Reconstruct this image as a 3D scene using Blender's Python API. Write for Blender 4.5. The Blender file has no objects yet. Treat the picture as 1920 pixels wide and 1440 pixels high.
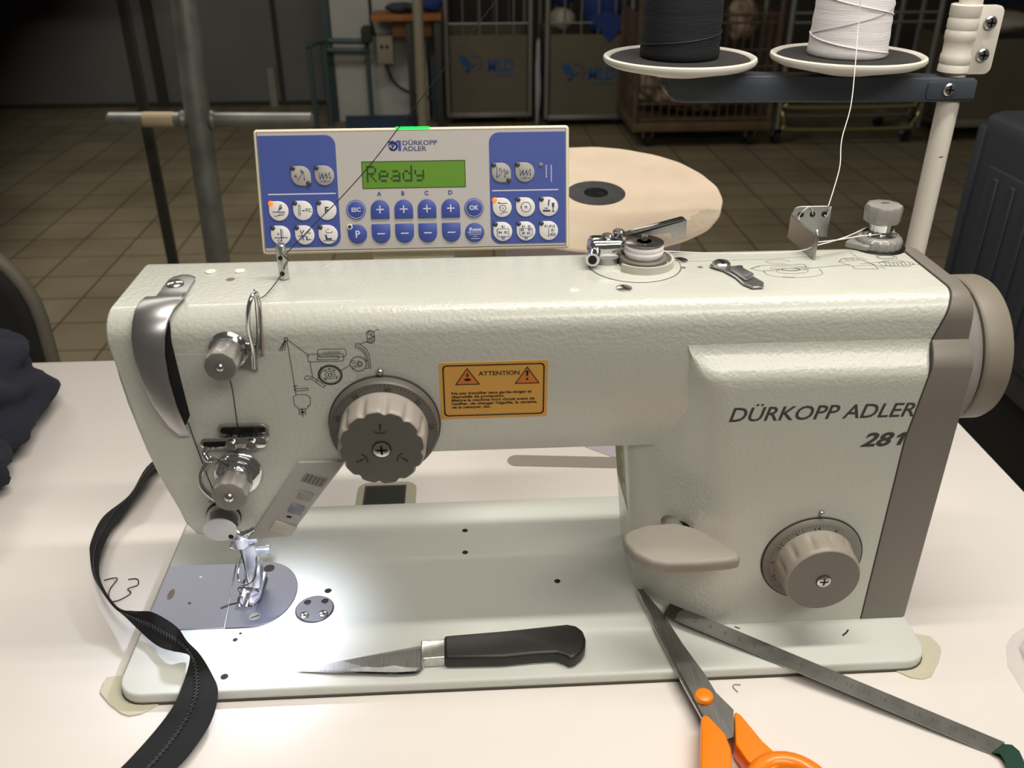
import bpy, bmesh, math, random
from math import sin, cos, pi, radians, sqrt, atan2
from mathutils import Vector, Matrix, noise

random.seed(7)
SC = bpy.context.scene
COL = SC.collection
FZ = -790.0            # floor level in millimetres below the table top; the table top is z = 0 while authoring
def W(v): return Vector((v[0] / 1000, v[1] / 1000, (v[2] - FZ) / 1000))

# ------------------------------------------------------------------ materials
def lin(h):
    h = h.lstrip('#'); o = []
    for i in (0, 2, 4):
        c = int(h[i:i + 2], 16) / 255
        o.append(c / 12.92 if c <= .04045 else ((c + .055) / 1.055) ** 2.4)
    return (*o, 1)
MATS = {}
def mat(name, col='#808080', rough=.5, metal=0, bump=0, bscale=300, var=0, vscale=40, emit=0, coat=0, alpha=1, trans=0, detail=2, stretch=None, spec=.5, bdist=.0004):
    if name in MATS: return MATS[name]
    m = bpy.data.materials.new(name); m.use_nodes = True
    nt = m.node_tree; b = nt.nodes['Principled BSDF']; L = nt.links.new
    c = lin(col) if isinstance(col, str) else col
    b.inputs['Base Color'].default_value = c
    b.inputs['Roughness'].default_value = rough; b.inputs['Metallic'].default_value = metal
    b.inputs['Specular IOR Level'].default_value = spec
    if coat: b.inputs['Coat Weight'].default_value = coat; b.inputs['Coat Roughness'].default_value = .08
    if emit: b.inputs['Emission Color'].default_value = c; b.inputs['Emission Strength'].default_value = emit
    if alpha < 1: b.inputs['Alpha'].default_value = alpha
    if trans: b.inputs['Transmission Weight'].default_value = trans
    tc = nt.nodes.new('ShaderNodeTexCoord'); src = tc.outputs['Object']
    if stretch:
        mp = nt.nodes.new('ShaderNodeMapping'); mp.inputs['Scale'].default_value = stretch; L(src, mp.inputs['Vector']); src = mp.outputs['Vector']
    if bump:
        n = nt.nodes.new('ShaderNodeTexNoise'); n.inputs['Scale'].default_value = bscale; n.inputs['Detail'].default_value = detail
        L(src, n.inputs['Vector'])
        bp = nt.nodes.new('ShaderNodeBump'); bp.inputs['Strength'].default_value = bump; bp.inputs['Distance'].default_value = bdist
        L(n.outputs['Fac'], bp.inputs['Height']); L(bp.outputs['Normal'], b.inputs['Normal'])
    if var:
        n = nt.nodes.new('ShaderNodeTexNoise'); n.inputs['Scale'].default_value = vscale; n.inputs['Detail'].default_value = 5
        L(src, n.inputs['Vector'])
        mx = nt.nodes.new('ShaderNodeMix'); mx.data_type = 'RGBA'
        mx.inputs[6].default_value = tuple(max(0, x * (1 - var)) for x in c[:3]) + (1,)
        mx.inputs[7].default_value = tuple(min(1, x * (1 + var)) for x in c[:3]) + (1,)
        cr = nt.nodes.new('ShaderNodeMapRange'); cr.inputs[1].default_value = .3; cr.inputs[2].default_value = .7
        L(n.outputs['Fac'], cr.inputs[0]); L(cr.outputs[0], mx.inputs[0]); L(mx.outputs[2], b.inputs['Base Color'])
    MATS[name] = m
    return m

def tile_material():
    m = bpy.data.materials.new('floor_tiles'); m.use_nodes = True
    nt = m.node_tree; b = nt.nodes['Principled BSDF']; L = nt.links.new
    tc = nt.nodes.new('ShaderNodeTexCoord')
    mp = nt.nodes.new('ShaderNodeMapping'); mp.inputs['Location'].default_value = (.083, .11, 0)
    L(tc.outputs['Object'], mp.inputs['Vector'])
    br = nt.nodes.new('ShaderNodeTexBrick')
    br.offset = 0; br.squash = 1
    br.inputs['Color1'].default_value = lin('#8b8068'); br.inputs['Color2'].default_value = lin('#83785f'); br.inputs['Mortar'].default_value = lin('#4a4232')
    br.inputs['Scale'].default_value = 1; br.inputs['Brick Width'].default_value = .2; br.inputs['Row Height'].default_value = .2
    br.inputs['Mortar Size'].default_value = .004; br.inputs['Mortar Smooth'].default_value = .3
    L(mp.outputs['Vector'], br.inputs['Vector'])
    n = nt.nodes.new('ShaderNodeTexNoise'); n.inputs['Scale'].default_value = 2.2; n.inputs['Detail'].default_value = 6
    L(tc.outputs['Object'], n.inputs['Vector'])
    mr = nt.nodes.new('ShaderNodeMapRange'); mr.inputs[1].default_value = .35; mr.inputs[2].default_value = .7; mr.inputs[3].default_value = .72; mr.inputs[4].default_value = 1.12
    L(n.outputs['Fac'], mr.inputs[0])
    mx = nt.nodes.new('ShaderNodeMix'); mx.data_type = 'RGBA'; mx.blend_type = 'MULTIPLY'; mx.inputs[0].default_value = 1
    L(br.outputs['Color'], mx.inputs[6]); L(mr.outputs[0], mx.inputs[7]); L(mx.outputs[2], b.inputs['Base Color'])
    b.inputs['Roughness'].default_value = .45
    bp = nt.nodes.new('ShaderNodeBump'); bp.inputs['Strength'].default_value = .4; bp.inputs['Distance'].default_value = .002; bp.invert = True
    L(br.outputs['Fac'], bp.inputs['Height']); L(bp.outputs['Normal'], b.inputs['Normal'])
    return m

# machine and tools
PAINT = mat('hammered_paint', '#c7c8be', .3, bump=.7, bscale=470, bdist=.0005, coat=.3, spec=.5)
BEDP = mat('bed_paint', '#ced0c9', .55, bump=.1, bscale=420)
COVER = mat('warm_grey_plastic', '#7a746c', .42, bump=.1, bscale=1500, bdist=.0001)
DIALG = mat('dial_grey', '#77736b', .45)
DIALD = mat('dial_dark_grey', '#5f5c56', .42)
HUB = mat('hub_grey', '#8d8886', .45)
WHEEL = mat('wheel_beige', '#80796c', .5, bump=.08, bscale=1500, bdist=.0001)
LEVERM = mat('lever_grey', '#8f8a80', .5, bump=.15, bscale=1200, bdist=.0001)
CHROME = mat('chrome', '#d6d6d6', .12, 1)
CHROMEW = mat('worn_chrome', '#c8c6c2', .24, 1, var=.15, vscale=300)
STEEL = mat('brushed_steel', '#a8a8a8', .34, 1, bump=.15, bscale=60, stretch=(1, 40, 40), bdist=.0001)
FOOT = mat('foot_chrome', '#dcdce4', .3, .85)
SATIN = mat('satin_aluminium', '#b9b7b8', .36, 1)
PLATE = mat('needle_plate_steel', '#80828f', .38, 1, bump=.1, bscale=60, stretch=(40, 1, 1), bdist=.0001)
BLADE = mat('blade_steel', '#8c8b88', .38, 1, var=.2, vscale=60, bump=.15, bscale=200, stretch=(30, 1, 1), bdist=.0001)
RULER = mat('ruler_steel', '#8b8a86', .42, 1, var=.15, vscale=80)
DARKM = mat('dark_metal', '#2e2d2b', .35, .8)
BLACKHOLE = mat('dark_recess', '#141312', .8)
INK = mat('printed_ink', '#3c3f3d', .6)
INKD = mat('black_ink', '#15130f', .6)
WPLUG = mat('white_plug', '#e4e2d6', .4)
GREYKNOB = mat('knob_grey', '#8f8c87', .33, coat=.3)
KNOBFACE = mat('knob_face', '#6e6b67', .45)
LAMP = mat('lamp_panel_grey', '#a3a09b', .5)
STICK = mat('sticker_amber', '#d29f4c', .45)
ORANGET = mat('triangle_orange', '#cc7530', .5)
GASKET = mat('gasket', '#3a3733', .7)
YLABEL = mat('yellowed_label', '#8f8d55', .5, var=.3, vscale=220)
# panel
BEIGE = mat('beige_plastic', '#d9d0b9', .45)
FOIL = mat('panel_foil_silver', '#b3aeab', .5, bump=.05, bscale=2000, bdist=.00005)
BLUE = mat('panel_blue', '#3f5096', .45)
BLUEK = mat('key_blue', '#3a4c98', .4)
KWHITE = mat('key_white', '#dcd9d6', .45)
KGREY = mat('key_grey', '#a19d97', .45)
KINK = mat('key_ink', '#2f3763', .6)
LCD = mat('lcd_green', '#578226', .35, emit=.1)
LCDINK = mat('lcd_ink', '#22381a', .5)
LEDOFF = mat('led_off', '#3b3d43', .3)
LEDON = mat('led_orange', '#ff5c14', .3, emit=2.2)
GREENLED = mat('led_bar_green', '#08e044', .3, emit=1.6)
PRINTL = mat('print_light', '#c9c9d6', .5)
LOGOB = mat('logo_blue', '#3d4c92', .5)
# table and things
TABLE = mat('white_laminate', '#e2dcd6', .34, bump=.04, bscale=500, bdist=.0001, var=.02, vscale=6)
WOODE = mat('raw_board_edge', '#7d5a38', .8, var=.3, vscale=300)
PAD = mat('pad_beige', '#c3bfa9', .55)
PADG = mat('pad_olive', '#aeab93', .55)
SLOT = mat('slot_grey', '#928a83', .5)
LEGM = mat('table_leg_grey', '#6e7072', .5)
STANDW = mat('stand_white', '#dcd7cc', .4)
STANDD = mat('stand_dark', '#3f444d', .4, bump=.1, bscale=900, bdist=.0001)
FOAM = mat('foam_black', '#2c2927', .95, bump=.4, bscale=900)
NAVYT = mat('navy_thread', '#0f1219', .8, bump=.6, bscale=40, stretch=(1, 1, 60), bdist=.0006, var=.35, vscale=30)
WHITET = mat('white_thread', '#ece8ea', .75, bump=.5, bscale=40, stretch=(1, 1, 60), bdist=.0006, var=.05, vscale=30)
THW = mat('thread_white', '#e8e6e2', .7)
THB = mat('thread_dark', '#141312', .8)
REEL = mat('reel_card', '#e6d2ba', .75, var=.05, vscale=30)
REELT = mat('reel_torn', '#cfbfa9', .85, var=.1, vscale=100)
LILAC = mat('lilac_tape', '#b3aab2', .8)
CORE = mat('core_dark', '#3a3b3b', .7, var=.2, vscale=120)
KHAND = mat('knife_handle', '#191814', .42, bump=.2, bscale=1200, bdist=.0001)
ORANGE = mat('scissor_orange', '#f28200', .3, coat=.3)
GREENR = mat('green_ribbon', '#163a2c', .85, bump=.3, bscale=1500)
ZTAPE = mat('zip_tape', '#131416', .85, bump=.5, bscale=900, stretch=(1, 3, 1))
ZTEETH = mat('zip_teeth', '#3c3d40', .4)
NAVY = mat('navy_cloth', '#1e202d', .95, bump=.4, bscale=900, bdist=.0003)
CLEAR = mat('clear_plastic', '#e9e4e2', .15, alpha=.35)
# background
POSTG = mat('galvanised', '#8d8f88', .45, .5, var=.25, vscale=18)
TAPEM = mat('masking_tape', '#c7b592', .8)
RODD = mat('dark_rod', '#3d3b36', .6)
SHADEC = mat('corner_shade', '#0b0908', .98, spec=0)
CHAIRD = mat('chair_dark', '#171512', .9)
CHAIRR = mat('chair_rim', '#5f5a4f', .6)
WALLG = mat('wall_grey_panel', '#6a6c69', .7, var=.08, vscale=3)
WALLW = mat('wall_white_paint', '#b5b4ad', .8, var=.07, vscale=5)
DARKW = mat('wall_dark', '#3a362e', .9)
CARTG = mat('cart_panel_khaki', '#625b4a', .75, var=.08, vscale=4)
CARTS = mat('cart_steel', '#8b8a82', .45, .6)
CARTR = mat('rusty_wire', '#57473a', .8, .2, var=.3, vscale=30)
STENCIL = mat('stencil_blue', '#25507c', .8)
RUBBER = mat('rubber_dark', '#1e1d1b', .8)
CASTER = mat('caster_grey', '#8c8a80', .5)
BLUECL = mat('blue_cloth', '#263c78', .95, bump=.5, bscale=60, bdist=.004)
WHCL = mat('white_cloth', '#aca696', .95, bump=.5, bscale=30, bdist=.01)
BROWNCL = mat('brown_cloth', '#8d7c69', .95, var=.55, vscale=16, bump=.6, bscale=24, bdist=.02)
BENCHW = mat('bench_wood', '#9c6030', .6, var=.15, vscale=20)
TEAL = mat('teal_steel', '#3f5052', .45)
GLINTR = mat('rail_yellow_glint', '#a39a6c', .3, .9)  # yellow reflections painted into the colour of the silver rails
TUBM = mat('blue_grey_plastic', '#33373f', .6, bump=.1, bscale=400)
BASEB = mat('black_base', '#0e0e10', .7)
PIPEC = mat('pipe_cream', '#8b8470', .6)
BOXB = mat('box_brown', '#6b4c2a', .8)
MATB = mat('floor_mat_blue', '#2b3f57', .9)
CABLE = mat('cable_black', '#161616', .6)

# ------------------------------------------------------------------ geometry (millimetres)
def box(x0, x1, y0, y1, z0, z1, b=0, seg=2):
    v = [(x, y, z) for x in (x0, x1) for y in (y0, y1) for z in (z0, z1)]
    f = [(0, 1, 3, 2), (4, 6, 7, 5), (0, 4, 5, 1), (2, 3, 7, 6), (0, 2, 6, 4), (1, 5, 7, 3)]
    return bev((v, f), b, seg) if b else (v, f)
def bev(vf, b, seg=2, sel=None, ang=20):
    bm = bmesh.new(); vs = [bm.verts.new(v) for v in vf[0]]
    for f in vf[1]: bm.faces.new([vs[i] for i in f])
    bm.normal_update()
    es = []
    for e in bm.edges:
        if len(e.link_faces) == 2 and e.calc_face_angle(0) > radians(ang):
            m = (e.verts[0].co + e.verts[1].co) / 2
            if sel is None or sel(m, e): es.append(e)
    bmesh.ops.bevel(bm, geom=es, offset=b, segments=seg, profile=.5, affect='EDGES', clamp_overlap=True)
    bm.verts.index_update()
    o = ([tuple(v.co) for v in bm.verts], [tuple(v.index for v in f.verts) for f in bm.faces]); bm.free()
    return o
def prism(poly, ax, a0, a1, b=0, seg=2, sel=None, ang=20):
    n = len(poly); area = sum(poly[i][0] * poly[(i + 1) % n][1] - poly[(i + 1) % n][0] * poly[i][1] for i in range(n))
    if area < 0: poly = poly[::-1]
    def p3(q, a):
        return {'x': (a, q[0], q[1]), 'y': (q[0], a, q[1]), 'z': (q[0], q[1], a)}[ax]
    if ax == 'y': poly = poly[::-1]
    v = [p3(q, a0) for q in poly] + [p3(q, a1) for q in poly]
    f = [tuple(range(n - 1, -1, -1)), tuple(range(n, 2 * n))] + [(i, (i + 1) % n, n + (i + 1) % n, n + i) for i in range(n)]
    return bev((v, f), b, seg, sel, ang) if b else (v, f)
def frame_of(ax):
    w = Vector(ax).normalized(); t = Vector((0, 0, 1)) if abs(w.z) < .9 else Vector((1, 0, 0))
    u = t.cross(w).normalized(); return u, w.cross(u), w
def lathe(prof, o, ax=(0, 0, 1), n=40, rad=None, cap=True):
    u, v, w = frame_of(ax); o = Vector(o); V = []; F = []; rings = []
    for r, h in prof:
        if r < 1e-6: rings.append([len(V)]); V.append(tuple(o + w * h)); continue
        rings.append(list(range(len(V), len(V) + n)))
        for i in range(n):
            a = 2 * pi * i / n; rr = r if rad is None else rad(r, h, a)
            V.append(tuple(o + (u * cos(a) + v * sin(a)) * rr + w * h))
    for A, B in zip(rings, rings[1:]):
        for i in range(n):
            j = (i + 1) % n
            if len(A) == 1 and len(B) == 1: continue
            if len(A) == 1: F.append((A[0], B[i], B[j]))
            elif len(B) == 1: F.append((A[i], A[j], B[0]))
            else: F.append((A[i], A[j], B[j], B[i]))
    if cap and len(rings[0]) > 1: F.append(tuple(reversed(rings[0])))
    if cap and len(rings[-1]) > 1: F.append(tuple(rings[-1]))
    return V, F
def cyl(r, o, ax, h, n=32, b=0):
    pr = [(r, 0), (r, h)] if not b else [(r - b, 0), (r, b), (r, h - b), (r - b, h)]
    return lathe(pr, o, ax, n)
def rod(a, b, r, n=12):
    d = Vector(b) - Vector(a); return lathe([(r, 0), (r, d.length)], a, d, n)
def spline(pts, k=6, closed=False):
    P = [Vector(p) for p in pts]; n = len(P); out = []
    rng = range(n if closed else n - 1)
    for i in rng:
        if closed: p0, p1, p2, p3 = P[i - 1], P[i], P[(i + 1) % n], P[(i + 2) % n]
        else: p0, p1, p2, p3 = P[max(i - 1, 0)], P[i], P[i + 1], P[min(i + 2, n - 1)]
        for s in range(k):
            t = s / k
            out.append(.5 * ((2 * p1) + (p2 - p0) * t + (2 * p0 - 5 * p1 + 4 * p2 - p3) * t * t + (3 * p1 - p0 - 3 * p2 + p3) * t ** 3))
    if not closed: out.append(P[-1])
    return out
def tube(pts, r, n=8, k=0, closed=False):
    P = spline(pts, k, closed) if k else [Vector(p) for p in pts]
    V = []; F = []; m = len(P); up = None
    for i, p in enumerate(P):
        a = P[i - 1] if (i or closed) else P[i]; b = P[(i + 1) % m] if (i < m - 1 or closed) else P[i]
        t = (b - a).normalized()
        if up is None: up = frame_of(t)[0]
        up = (up - t * up.dot(t))
        if up.length < 1e-6: up = frame_of(t)[0]
        up.normalize(); s = t.cross(up)
        rr = r(i / (m - 1)) if callable(r) else r
        for j in range(n):
            c = 2 * pi * j / n; V.append(tuple(p + (up * cos(c) + s * sin(c)) * rr))
    for i in range(m if closed else m - 1):
        for j in range(n):
            k2 = (i + 1) % m
            F.append((i * n + j, i * n + (j + 1) % n, k2 * n + (j + 1) % n, k2 * n + j))
    if not closed: F.append(tuple(range(n - 1, -1, -1))); F.append(tuple(range((m - 1) * n, m * n)))
    return V, F
def loft(secs, cap=True):
    n = len(secs[0]); V = [tuple(p) for s in secs for p in s]; F = []
    for i in range(len(secs) - 1):
        for j in range(n): F.append((i * n + j, i * n + (j + 1) % n, (i + 1) * n + (j + 1) % n, (i + 1) * n + j))
    if cap: F.append(tuple(range(n - 1, -1, -1))); F.append(tuple(range((len(secs) - 1) * n, len(secs) * n)))
    return V, F
def xf(vf, fn): return [tuple(fn(Vector(v))) for v in vf[0]], vf[1]
def mx(vf, M): return [tuple(M @ Vector(v)) for v in vf[0]], vf[1]
def place(vf, o, X, Y):
    X = Vector(X).normalized(); Y = Vector(Y).normalized(); N = X.cross(Y); o = Vector(o)
    return [tuple(o + X * v[0] + Y * v[1] + N * v[2]) for v in vf[0]], vf[1]
def join(*a):
    V = []; F = []
    for v, f in a:
        k = len(V); V += list(v); F += [tuple(i + k for i in q) for q in f]
    return V, F
def arc(cx, cy, r, a0, a1, n=6): return [(cx + r * cos(radians(a0 + (a1 - a0) * i / n)), cy + r * sin(radians(a0 + (a1 - a0) * i / n))) for i in range(n + 1)]
def rrect(x0, x1, y0, y1, r, n=5):
    if not isinstance(r, (list, tuple)): r = [r] * 4       # bl, br, tr, tl
    out = []
    for (cx, cy, a), q in zip(((x0 + r[0], y0 + r[0], 180), (x1 - r[1], y0 + r[1], 270), (x1 - r[2], y1 - r[2], 0), (x0 + r[3], y1 - r[3], 90)), r):
        out += arc(cx, cy, q, a, a + 90, n) if q > 0 else [(cx, cy)]
    return out
# flat drawings: 2D vf with z = 0
def fpoly(p, z=0): return [(x, y, z) for x, y in p], [tuple(range(len(p)))] if sum(p[i][0] * p[(i + 1) % len(p)][1] - p[(i + 1) % len(p)][0] * p[i][1] for i in range(len(p))) > 0 else [tuple(range(len(p) - 1, -1, -1))]
def fdisc(x, y, r, n=24, z=0, ry=None): return fpoly([(x + r * cos(2 * pi * i / n), y + (ry or r) * sin(2 * pi * i / n)) for i in range(n)], z)
def stroke(p, w, closed=False, z=0):
    p = list(p) + ([p[0]] if closed else []); V = []; F = []
    for (x0, y0), (x1, y1) in zip(p, p[1:]):
        d = sqrt((x1 - x0) ** 2 + (y1 - y0) ** 2)
        if d < 1e-6: continue
        ux, uy = (x1 - x0) / d * w / 2, (y1 - y0) / d * w / 2; k = len(V)
        V += [(x0 - ux * .8 - uy, y0 - uy * .8 + ux, z), (x0 - ux * .8 + uy, y0 - uy * .8 - ux, z), (x1 + ux * .8 + uy, y1 + uy * .8 - ux, z), (x1 + ux * .8 - uy, y1 + uy * .8 + ux, z)]
        F.append((k, k + 1, k + 2, k + 3))
    return V, F
def circ(x, y, r, w, a0=0, a1=360, n=24, ry=None): return stroke([(x + r * cos(radians(a0 + (a1 - a0) * i / n)), y + (ry or r) * sin(radians(a0 + (a1 - a0) * i / n))) for i in range(n + 1)], w)
_tc = {}
def text(s, x, y, h, w=None, shear=0, bold=0, align='l'):
    key = (s, shear, bold)
    if key not in _tc:
        cu = bpy.data.curves.new('t', 'FONT'); cu.body = s; cu.shear = shear; cu.offset = bold; cu.resolution_u = 3
        ob = bpy.data.objects.new('t', cu); COL.objects.link(ob); bpy.context.view_layer.update()
        me = ob.evaluated_get(bpy.context.evaluated_depsgraph_get()).to_mesh()
        V = [tuple(v.co) for v in me.vertices]; F = [tuple(p.vertices) for p in me.polygons]
        bpy.data.objects.remove(ob); bpy.data.curves.remove(cu); _tc[key] = (V, F)
    V, F = _tc[key]
    if not V: return [], []
    x0 = min(v[0] for v in V); x1 = max(v[0] for v in V); sy = h / .69
    sx = sy if w is None else w / (x1 - x0)
    off = 0 if align == 'l' else -(x1 - x0) * sx / 2
    return [(x + off + (v[0] - x0) * sx, y + v[1] * sy, 0) for v in V], F

# ------------------------------------------------------------------ objects
def tag(o, label=None, cat=None, group=None, kind=None):
    if label: o['label'] = label
    if cat: o['category'] = cat
    if group: o['group'] = group
    if kind: o['kind'] = kind
    return o
ROOT = {}
def thing(name, label, cat, loc, group=None):
    o = bpy.data.objects.new(name, None); COL.objects.link(o); o.location = W(loc); o.empty_display_size = .02
    ROOT[o.name] = Vector(loc); return tag(o, label, cat, group)
def part(name, pieces, parent=None, smooth=38, loc=None, label=None, cat=None, group=None, kind=None, flat=False):
    """pieces: list of (vf, material). A child shares its thing's origin."""
    V = []; F = []; MI = []; ms = []
    for vf, m in pieces:
        if not vf[0]: continue
        if m not in ms: ms.append(m)
        k = len(V); V += list(vf[0]); F += [tuple(i + k for i in q) for q in vf[1]]; MI += [ms.index(m)] * len(vf[1])
    if parent is not None: org = ROOT[parent.name]
    elif loc: org = Vector(loc)
    else:
        org = Vector(((min(v[0] for v in V) + max(v[0] for v in V)) / 2, (min(v[1] for v in V) + max(v[1] for v in V)) / 2, min(v[2] for v in V)))
    me = bpy.data.meshes.new(name)
    me.from_pydata([((v[0] - org.x) / 1000, (v[1] - org.y) / 1000, (v[2] - org.z) / 1000) for v in V], [], F)
    for m in ms: me.materials.append(m)
    me.polygons.foreach_set('material_index', MI)
    if not flat:
        me.polygons.foreach_set('use_smooth', [True] * len(F)); me.update()
        me.set_sharp_from_angle(angle=radians(smooth))
    me.update()
    o = bpy.data.objects.new(name, me); COL.objects.link(o)
    ROOT[o.name] = org
    if parent is not None: o.parent = parent
    else: o.location = W(org)
    return tag(o, label, cat, group, kind)
def copy_tree(o, dx, dy, dz=0, rz=0):
    def cp(s, par):
        c = s.copy(); COL.objects.link(c)
        if par: c.parent = par
        for ch in s.children: cp(ch, c)
        return c
    c = cp(o, None); c.location = o.location + Vector((dx, dy, dz)) / 1000; c.rotation_euler.z += rz
    ROOT[c.name] = ROOT[o.name] + Vector((dx, dy, dz)); return c

FX = ((1, 0, 0), (0, 0, 1))          # drawing frame on a face that looks at the viewer (-y)
TX = ((1, 0, 0), (0, 1, 0))          # drawing frame on a horizontal face
def onf(vf, y): return place(vf, (0, y, 0), *FX)
def ont(vf, z): return place(vf, (0, 0, z), *TX)
def screw(o, ax, r, h=1.2, slot=True, phil=False):
    u, v, w = frame_of(ax); o = Vector(o)
    a = lathe([(r, 0), (r, h * .6), (r * .8, h), (0, h * 1.1)], o, ax, 20)
    bars = []
    def bar(d, e): 
        c = o + w * (h * 1.12); q = [c + d * r * .62 + e * r * .13, c - d * r * .62 + e * r * .13, c - d * r * .62 - e * r * .13, c + d * r * .62 - e * r * .13]
        return [tuple(x) for x in q], [(0, 1, 2, 3)]
    if phil: bars = [bar(u, v), bar(v, -u)]
    elif slot: bars = [bar((u + v * .4).normalized(), (v - u * .4).normalized())]
    return [(a, CHROMEW)] + [(b, DARKM) for b in bars]
# ================================================================== SEWING MACHINE
mach = thing('sewing_machine', 'pale grey industrial lockstitch sewing machine, numbered 281, set into the white table', 'sewing machine', (238, 87, 0))
def XL(z):
    pts = [(222, 24.5), (195, 23.5), (175, 24.5), (155, 27.2), (135, 30), (117, 34.5), (101, 39.3), (88, 42), (76, 49.5)]
    for (z0, x0), (z1, x1) in zip(pts, pts[1:]):
        if z >= z1: return x0 + (x1 - x0) * (min(z, 222) - z0) / (z1 - z0)
    return 49.5
# --- casting: arm, head and column in one mesh
def covx(z):
    pts = [(0, 447.5), (140, 447.5), (188, 453), (197, 454.6), (208, 458), (216, 461), (222, 464)]
    for (z0, x0), (z1, x1) in zip(pts, pts[1:]):
        if z <= z1: return x0 + (x1 - x0) * (z - z0) / (z1 - z0)
    return 464
armp = [(46, 157)] + arc(60, 208, 14, 180, 90, 7) + arc(116, 210, 12, 90, 0, 5) + [(128, 138)] + arc(119, 138, 9, 0, -90, 4) + [(57, 129)]
arm = prism(armp, 'x', 24.5, 448, 8, 4, sel=lambda m, e: m.x < 25)
arm = xf(arm, lambda v: Vector((v.x + ((XL(v.z) + (2.5 if v.z < 160 else 0) - 24.5) * max(0, min(1, (160 - v.x) / 125)) if v.x < 300 else covx(v.z) - 448.6), v.y, v.z)))
headp = [(XL(z), z) for z in (200, 185, 170, 155, 140, 125, 112, 100, 90)] + [(47, 82), (54, 80.5), (101, 82), (137, 131), (150, 200)]
head = prism(headp, 'y', 45.9, 127.9, 7, 4, sel=lambda m, e: m.z < 199 and m.y < 60 and not (m.x > 60 and m.z > 100) and abs(e.verts[0].co.y - e.verts[1].co.y) < 1)
def colsec(z):
    dx = 13 * max(0, 1 - (z - 8) / 120)
    t = max(0, min(1, (z - 180) / 17)); t = t * t * (3 - 2 * t)
    f = 36 + 9.9 * t
    e = 358 - 16 * max(0, min(1, (z - 8) / 158)) - 19 * max(0, min(1, (z - 160) / 36)) ** 1.5
    c = [(298 + dx, 127.5), (297.5 + dx, 76), (299 + dx, 71), (303 + dx, 66.5), (322 + dx * .6, 49)]
    a = Vector((322 + dx * .6, 49)); b = Vector((e, f))
    c += [tuple(a.lerp(b, .35) + Vector((0, -1.2))), tuple(a.lerp(b, .7) + Vector((0, -1.6))), tuple(b), (e + 8, f), (covx(z) - .6, f), (covx(z) - .6, 127.5)]
    return [(x, y, z) for x, y in c]
col = loft([colsec(z) for z in (8, 40, 80, 110, 128, 150, 165, 175, 180, 183, 186, 189, 192, 195, 197.5)])
part('casting', [(arm, PAINT), (head, PAINT), (col, PAINT)], mach, smooth=42)
# --- bed
bed = prism(rrect(0, 476, 0, 175, (15, 15, 6, 6), 6), 'z', .4, 8, 1.6, 3)
part('bed_plate', [(bed, BEDP)], mach)
part('bed_gap_shade', [(prism(rrect(-.6, 476.6, -.6, 175.6, (15.6, 15.6, 6, 6), 6), 'z', .1, 1.6), mat('bed_shadow_gap', '#4b463d', .8))], mach)  # dark rim around the bed paints the shade of its gap
# --- needle plate and slide plate
npl = [(46, 111.5)] + [(66 + 25 * sin(radians(a)), 81 + 31 * cos(radians(a))) for a in range(0, 181, 8)] + [(51.5, 50)]
part('needle_plate', [(prism(npl, 'z', 8.02, 8.7, .25, 1), PLATE), (ont(fdisc(68.2, 59.1, 3.4), 8.78), STEEL), (ont(stroke([(66, 58), (70.4, 60.2)], .8), 8.85), DARKM),
    (ont(fdisc(68.9, 105.2, 3.6), 8.78), DARKM), (ont(rrect(53.5, 68, 66, 95, 1) and fpoly(rrect(54, 67.5, 66, 95, 1)), 8.78), mat('feed_slot', '#4a4a52', .6))], mach)
part('slide_plate', [(prism([(1.5, 111.5), (45.6, 111.5), (51, 50.5), (20, 50.5), (1.5, 54)], 'z', 8.02, 8.6, .25, 1), PLATE),
    (ont(fdisc(9.9, 83, 2.1, ry=5), 8.66), mat('slide_finger_hole', '#6f6650', .6)), (ont(fdisc(25, 99, 1), 8.66), STEEL), (ont(fdisc(24, 74, 1), 8.66), DARKM)], mach)
for x in (57, 61, 65): part('feed_dog', [(box(x - 1, x + 1, 68, 92, 8.6, 9.4, .2, 1), CHROMEW)], mach)
dk = [(cyl(11.7, (104.6, 64.4, 8.02), (0, 0, 1), .8, 40, .3), PLATE), (cyl(12.2, (104.6, 64.4, 8), (0, 0, 1), .3, 40), GASKET)]
for x, y in ((99.5, 70), (110.5, 70.5)): dk += [(ont(fdisc(x, y, 2), 8.9), BLACKHOLE), (ont(circ(x, y, 2.1, .5, 20, 200), 8.93), CHROME)]
for x, y in ((99, 58.5), (110.8, 59.2)): dk += screw((x, y, 8.8), (0, 0, 1), 2.9, .8)
part('inspection_cover', dk, mach)
for x, y, r in ((200.8, 138.9, 2), (200.6, 114.7, 2), (261.1, 81.7, 2), (59.9, 11, 2.2), (59.9, 40.3, 1.5), (111, 81.1, 2.2), (62, 45.5, .9)):
    part('bed_hole', [(lathe([(r + .5, 0), (r + .3, .12), (r, .14)], (x, y, 8), (0, 0, 1), 24), BEDP), (ont(fdisc(x, y, r), 8.2), BLACKHOLE)], mach)
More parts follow.
